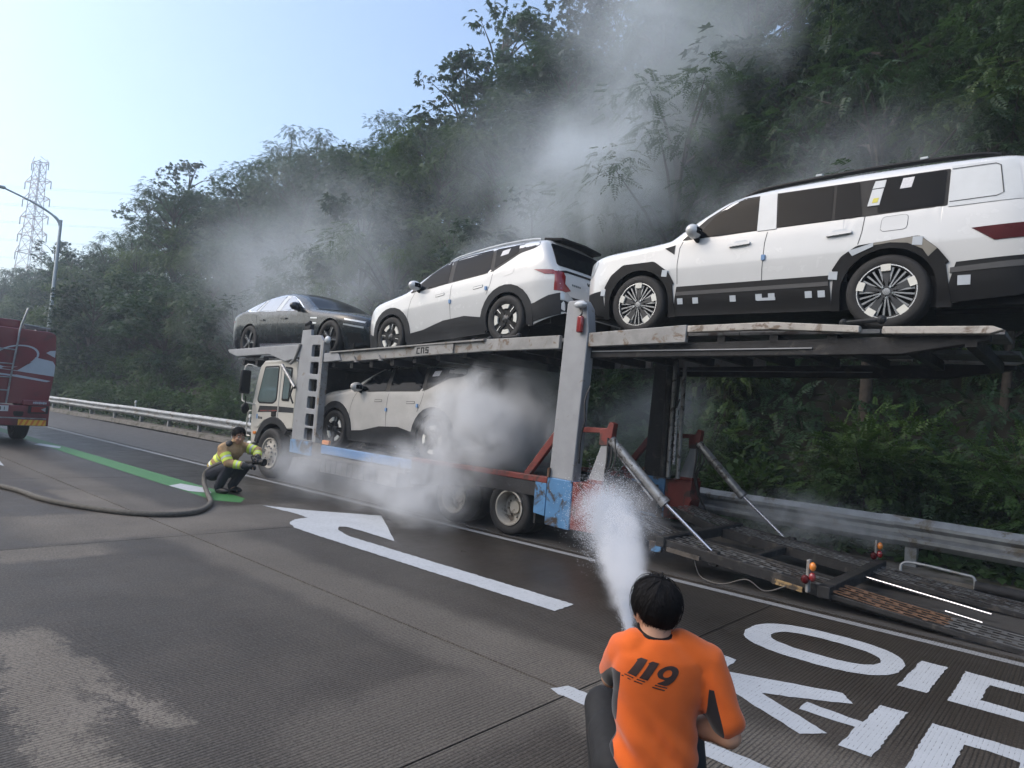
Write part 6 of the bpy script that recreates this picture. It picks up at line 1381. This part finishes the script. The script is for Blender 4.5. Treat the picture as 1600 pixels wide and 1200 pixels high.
# hose nozzle in the left hand
hz = empty('hose_nozzle', (-1.20, 2.32, 0), (0, 0, radians(41.3)), label='black hose nozzle held by the crouching person in orange', cat='nozzle')
build('barrel', MB().cyl((-.03, .30, .57), (-.01, .52, .64), .026, .032, 16).cyl((-.01, .52, .64), (-.006, .56, .653), .042, .042, 18), M_blk, hz, bevel=.003)
build('grip', MB().cyl((-.02, .38, .59), (-.02, .37, .49), .017, n=10), M_blk, hz); build('valve_lever', MB().tube([(-.01, .40, .62), (.02, .36, .66), (.03, .30, .65)], .008, 6), M_galv, hz)
H2 = Matrix.Translation((-1.20, 2.32, 0)) @ Matrix.Rotation(radians(41.3), 4, 'Z')
M_fhose = mat('grey_canvas_hose', (.085, .078, .066), .8, var=.2, vscale=25, bump=.4, bscale=220)
build('fire_hose', MB().tube([H2 @ Vector(p) for p in catmull([(-.031, .305, .572), (-.035, .25, .49), (-.01, .22, .20), (.02, .18, .045), (.25, .05, .032), (.5, -.5, .032), (.6, -1.6, .032)], 6)], .026, 10), M_fhose, smooth=60, label='hose lying beneath the crouching person in orange', cat='hose')

# ---------------------------------------------------------------- far firefighter, squatting side-on with a nozzle
ff = empty('person', (-10.80, 5.27, 0), (0, 0, radians(-72)), label='squatting firefighter in tan jacket with lime bands spraying at the truck wheel', cat='person')
fb = MB(); fC, fM = head(fb, (.02, .20, .945), (.42, .85, -.12), 1.10)
cap(fb, [(0, .10, .80), (.01, .15, .87)], [.07, .062], 12); cap(fb, [(0, .04, .70), (0, -.10, .50), (0, -.24, .32)], [.14, .13, .14], 12)
aR = [(.20, .07, .74), (.23, .24, .52), (.10, .50, .49)]; aL = [(-.20, .10, .76), (-.26, .36, .72), (-.06, .56, .60)]
cap(fb, aR, [.055, .045, .032], 12); cap(fb, aL, [.055, .045, .032], 12); hand(fb, aR[2], (-.5, .85, .2), (0, .2, 1), 1.2, 1.05, 1); hand(fb, aL[2], (.5, .85, .0), (0, 0, 1), 1.2, 1.05, -1)
for s in (-1, 1): cap(fb, [(s*.10, -.24, .30), (s*.17, .20, .46), (s*.13, -.02, .08), (s*.13, .14, .045)], [.09, .06, .045, .038], 12)
link('body', remesh_union('body', fb, .011, 3), M_skin, ff); face_bits(ff, fC, fM, 1.10)
build('hair', hair_mesh(fC, fM, 1.12, 700, 1.25, 9), M_hair, ff, smooth=80)
jb = MB()
for c_, r_ in (((0, .07, .70), (.20, .15, .15)), ((0, -.02, .60), (.195, .17, .15)), ((0, -.13, .48), (.19, .17, .15)), ((0, -.22, .40), (.195, .15, .10))): jb.ell(c_, r_, 16, 10, (radians(-38), 0, 0))
cap(jb, [(0, .12, .80), (.0, .135, .845)], [.10, .085], 14)
cap(jb, [(.12, .07, .77), aR[0], aR[1], Vector(aR[1]).lerp(Vector(aR[2]), .72)], [.085, .088, .075, .062], 14); cap(jb, [(-.12, .09, .78), aL[0], aL[1], Vector(aL[1]).lerp(Vector(aL[2]), .72)], [.085, .088, .075, .062], 14)
jm = remesh_union('jacket', jb, .013, 4)
for v in jm.vertices: v.co += Vector(v.normal)*mnoise.noise(Vector(v.co)*22)*.008
jk = link('jacket', jm, M_tanj, ff); JB = bvh_of(jk)
def bandr(c_, d, r, w, m, name='reflective_band', sc=(1, 1)):
    """ring that lies on the cloth: shoot inwards from around the axis"""
    c_ = Vector(c_); d = Vector(d).normalized(); u = d.cross(Vector((0, 0, 1)) if abs(d.z) < .9 else Vector((1, 0, 0))).normalized(); v = d.cross(u); mb = MB(); n = 28
    for k in range(n):
        a = 2*pi*k/n; q = u*cos(a)+v*sin(a)
        for t in (-w/2, w/2):
            o = c_+d*t+q*r; h = JB.ray_cast(o, -q, r); p = (h[0]+q*.006) if h[0] is not None else c_+d*t+q*r*.5
            mb.v.append(tuple(p))
    for k in range(n): a, b = 2*k, 2*((k+1) % n); mb.f.append((a, a+1, b+1, b))
    o = build(name, mb, m, jk, smooth=70); return o
ax = Vector((0, .62, .78))
for t, m, w in ((.0, M_lime, .055), (.05, M_silv, .022), (.085, M_lime, .045), (.20, M_lime, .05), (.24, M_silv, .02), (.275, M_lime, .04)): bandr(Vector((0, -.225, .385))+ax*t, ax, .33, w, m)
for A in (aR, aL):
    for t, m, w in ((.50, M_lime, .055), (.66, M_silv, .03), (.82, M_lime, .05)): bandr(Vector(A[0]).lerp(Vector(A[1]), t), Vector(A[1])-Vector(A[0]), .14, w, m)
    for t, m, w in ((.42, M_lime, .05), (.52, M_silv, .022), (.62, M_lime, .05)): bandr(Vector(A[1]).lerp(Vector(A[2]), t), Vector(A[2])-Vector(A[1]), .12, w, m)
build('shoulder_patch', MB().ell((.135, .10, .815), (.085, .075, .045), 14, 8, (.2, .5, 0)), M_glove, jk, smooth=80)
build('collar', MB().tube([(.09*cos(t), .135+.085*sin(t), .855+.02*sin(t)) for t in [2*pi*i/20 for i in range(21)]], .022, 8), M_tanj, jk)
tb_ = MB()
for s in (-1, 1): cap(tb_, [(s*.06, -.25, .31), (s*.11, -.20, .31), (s*.18, .21, .455), (s*.14, -.01, .11)], [.14, .135, .088, .075], 14)
link('trousers', remesh_union('trousers', tb_, .013, 4), mat('navy_trousers', (.014, .017, .028), .85, var=.25, vscale=12, bump=.5, bscale=20), ff)
for s in (-1, 1): build('boot', MB().ell((s*.14, .07, .05), (.055, .145, .052), 14, 8).ell((s*.14, -.02, .10), (.058, .06, .10), 12, 8), M_shoe, ff, smooth=80)
for A, q in ((aR, 1), (aL, -1)):
    gm = MB(); hand(gm, A[2], (-.5*q, .85, .15), (0, .1, 1), 1.2, 1.22, q); cap(gm, [Vector(A[1]).lerp(Vector(A[2]), .78), A[2]], [.058, .05], 12)
    g_ = link('glove', remesh_union('glove', gm, .007, 2), M_glove if q < 0 else M_lime if False else M_glove, ff)
    bandr_ = build('glove_cuff', MB().tube([Vector(A[1]).lerp(Vector(A[2]), .80)+Vector((.058*cos(t), 0, .058*sin(t))) for t in [2*pi*i/16 for i in range(17)]], .007, 6), M_cuffw, g_)
fz = empty('hose_nozzle', (-10.80, 5.27, 0), (0, 0, radians(-72)), label='black hose nozzle aimed at the truck wheel by the firefighter in tan', cat='nozzle')
build('barrel', MB().cyl((.03, .40, .535), (.0, .72, .57), .030, .038, 14).cyl((0, .72, .57), (-.003, .78, .575), .058, .06, 16), M_blk, fz, bevel=.003)
build('grip', MB().cyl((.02, .56, .55), (.02, .53, .44), .02, n=8), M_blk, fz); build('bail_handle', MB().tube(catmull([(.06, .60, .56), (.06, .55, .65), (-.05, .55, .65), (-.05, .60, .57)], 4), .01, 6), M_blk, fz)
FZ = Matrix.Translation((-10.80, 5.27, 0)) @ Matrix.Rotation(radians(-72), 4, 'Z')
hp = [(-22, .2, .035), (-17, 1.2, .035), (-14, 1.9, .035), (-11.75, 2.52, .035), (-10.6, 2.66, .035), (-9.8, 2.9, .035), (-9.15, 3.25, .035), (-8.88, 3.65, .035), (-9.0, 4.05, .035), (-9.6, 4.48, .035), (-10.35, 4.78, .045), (-10.85, 4.93, .16), (-10.98, 5.0, .32)]
hp += [tuple(FZ @ Vector(p)) for p in ((.20, -.02, .47), (.14, .20, .52), (.05, .36, .53), (.03, .42, .537))]
build('fire_hose', MB().tube(catmull(hp, 8), .036, 12), M_fhose, smooth=60, label='long grey fire hose curving over the road to the squatting firefighter', cat='hose')
# ================================================================== WATER JET, SMOKE, HAZE
M_water = mat('water_drops', (.70, .74, .80), .25, var=.02, spec=.6)
wr = np.random.default_rng(3); A = np.array([-1.58, 2.74, .66]); Bp = np.array([-3.52, 5.50, .86]); n = 150000
t = np.minimum(wr.random(n)**.95*1.12, 1.12); ax_ = (Bp-A)/np.linalg.norm(Bp-A); u_ = np.cross(ax_, [0, 0, 1]); u_ /= np.linalg.norm(u_); v_ = np.cross(ax_, u_)
rad = (.015+.25*t**1.1)*np.abs(wr.normal(size=n))*.60; an = wr.random(n)*2*pi
P = A+(Bp-A)*t[:, None]+u_*(rad*np.cos(an))[:, None]+v_*(rad*np.sin(an))[:, None]; P[:, 2] += .22*t*(1-t)-.05*t*t
k = n//6; P[:k, 2] -= wr.random(k)**2*.30*t[:k]
sz = wr.uniform(.0006, .0013, n)*(.6+.9*t); tet = np.array([[1, 1, 1], [-1, -1, 1], [-1, 1, -1], [1, -1, -1]])*.9
V = (P[:, None, :]+tet[None]*sz[:, None, None]*np.array([1.6, 2.4, 1.2])).reshape(-1, 3); F = np.array([[0, 1, 2], [0, 3, 1], [0, 2, 3], [1, 3, 2]])
F = (np.arange(n)[:, None, None]*4+F[None]).reshape(-1, 3)
me = bpy.data.meshes.new('water_spray'); me.vertices.add(len(V)); me.vertices.foreach_set('co', V.astype(np.float32).ravel()); me.loops.add(len(F)*3); me.loops.foreach_set('vertex_index', F.astype(np.int32).ravel())
me.polygons.add(len(F)); me.polygons.foreach_set('loop_start', np.arange(0, len(F)*3, 3, dtype=np.int32)); me.update(); me.validate()
link('water_spray', me, M_water, kind='stuff', label='white spray of water drops from the near hose')

def volume_mat(name, dens, col, scale, lo, hi, seed, soft=1.0, streak=(1, 1, 1), aniso=.1):
    """smoke: round falloff in the puff's own space, broken up by warped noise in place"""
    m = bpy.data.materials.new(name); m.use_nodes = True; t = NT(m); t.n.remove(t.n['Principled BSDF']); out = t.n['Material Output']
    pv = t.new('ShaderNodeVolumePrincipled'); pv.inputs['Color'].default_value = (*col, 1); pv.inputs['Anisotropy'].default_value = aniso
    tc = t.new('ShaderNodeTexCoord').outputs['Object']; geo = t.new('ShaderNodeNewGeometry').outputs['Position']
    ln = t.new('ShaderNodeVectorMath', operation='LENGTH'); t.l(tc, ln.inputs[0])
    w = t.mapping(geo, tuple(scale*s for s in streak), (seed*7.3, seed*3.1, seed*1.7)); nz = t.noise(w, 1.0, 5, .62, 1.3)
    lw = t.math('ADD', ln.outputs['Value'], t.math('MULTIPLY_ADD', t.noise(w, .8, 3, .6, .6), -1.3, .75))   # ragged outline, no clean shell
    lw = t.math('MAXIMUM', lw, t.math('MULTIPLY_ADD', ln.outputs['Value'], 6.0, -5.0))
    fall = t.new('ShaderNodeMapRange'); fall.interpolation_type = 'SMOOTHSTEP'; t.l(lw, fall.inputs[0]); fall.inputs[1].default_value = 1.0; fall.inputs[2].default_value = 1.0-soft; fall.inputs[3].default_value = 0; fall.inputs[4].default_value = 1
    mr = t.new('ShaderNodeMapRange'); mr.interpolation_type = 'SMOOTHSTEP'; t.l(nz, mr.inputs[0]); mr.inputs[1].default_value = lo; mr.inputs[2].default_value = hi; mr.inputs[3].default_value = .04; mr.inputs[4].default_value = 1
    d = t.math('MULTIPLY', t.math('MULTIPLY', fall.outputs[0], mr.outputs[0]), dens); t.l(d, pv.inputs['Density']); t.l(pv.outputs[0], out.inputs['Volume']); return m
puff_me = MB().ell((0, 0, 0), (1, 1, 1), 24, 14).mesh('puff'); finish(puff_me)
def puff(c, r, dens, label, scale=.9, lo=.42, hi=.66, col=(.90, .92, .94), rot=(0, 0, 0), seed=[0], soft=1.0, streak=(1, 1, 1), name='smoke'):
    seed[0] += 1; o = link(name, puff_me.copy(), volume_mat('%s_%d' % (name, seed[0]), dens, col, scale, lo, hi, seed[0], soft, streak), kind='stuff', label=label); o.location = c; o.scale = r; o.rotation_euler = rot; return o
puff((-7.0, 7.7, 1.45), (1.55, 1.5, 1.15), 13, 'thick white smoke pouring from the lower deck', 1.25, .34, .60)
puff((-7.4, 6.3, .55), (2.0, .9, .85), 4.6, 'steam rolling low around the truck rear wheels', 1.3, .36, .66)
puff((-9.6, 6.3, .45), (2.4, .9, .75), 1.8, 'thin steam drifting by the truck front axle', 1.0, .34, .7)
puff((-7.6, 8.4, 2.5), (1.3, 1.6, 1.1), 3.6, 'smoke curling up past the deck rail', .9, .32, .66)
puff((-9.4, 10.6, 4.4), (2.6, 1.3, 2.6), 1.15, 'smoke rising behind the middle car', .55, .30, .78, col=(.80, .86, .91))
puff((-7.6, 11.4, 6.9), (3.2, 2.4, 2.9), 1.6, 'tall grey smoke plume above the middle car', .45, .28, .80, col=(.80, .86, .91))
puff((-7.8, 13.2, 11.0), (3.6, 2.8, 3.8), 1.05, 'upper part of the smoke plume against the trees', .38, .26, .82, col=(.80, .86, .91))
puff((-3.6, 11.4, 5.2), (3.4, 1.4, 2.6), 1.0, 'faint smoke behind the large box-shaped car', .45, .28, .8, col=(.80, .86, .91))
puff((-17.0, 11.0, 4.3), (7.0, 3.0, 4.6), .42, 'smoke veil drifting left behind the dark saloon', .34, .24, .82, col=(.80, .86, .91))
puff((-25.0, 14.0, 6.5), (10, 4.0, 6.5), .26, 'thin smoke spreading over the left slope', .26, .22, .8, col=(.80, .86, .91))
puff((-15.2, 8.8, 2.0), (2.2, 1.6, 1.8), .6, 'smoke beside the truck cab', .6, .26, .8, col=(.80, .86, .91))
puff((-5.6, 9.9, 1.6), (1.5, 1.5, 1.3), 1.0, 'smoke hanging between the rear posts', .7, .28, .8, col=(.80, .86, .91))
puff((-2.75, 9.4, .55), (1.3, .55, .6), 5.0, 'steam over the far side of the ramp', 1.2)
puff((-3.55, 5.75, .72), (.62, .75, .55), 3.2, 'cloud of water mist where the jet hits the truck', 1.9, .36, .62, (.95, .96, .98), name='water_mist')
o = puff((-2.55, 4.2, .80), (.20, 1.95, .19), 20.0, 'dense mist along the water jet', 3.0, .34, .6, (.95, .96, .98), rot=(radians(1.5), 0, atan2(3.45-1.52, 5.55-2.66)), name='water_mist')
puff((-6.75, 6.9, 1.25), (1.15, .7, .85), 3.0, 'white smoke billowing out over the bed side', 1.2, .34, .62)
puff((-10.5, 13.0, 8.0), (6.5, 2.6, 6.0), .34, 'broad thin smoke over the hillside trees', .30, .24, .8, (.80, .87, .93))
# the morning air itself
hz_m = bpy.data.materials.new('morning_haze'); hz_m.use_nodes = True; t_ = NT(hz_m); t_.n.remove(t_.n['Principled BSDF']); pv = t_.new('ShaderNodeVolumePrincipled')
pv.inputs['Color'].default_value = (.78, .89, 1.0, 1); pv.inputs['Density'].default_value = .0017; pv.inputs['Anisotropy'].default_value = .2; t_.l(pv.outputs[0], t_.n['Material Output'].inputs['Volume'])
build('haze', MB().box((-200, 0, 23), (1030, 830, 50)), hz_m, smooth=None, kind='stuff', label='thin bluish morning haze in the air')
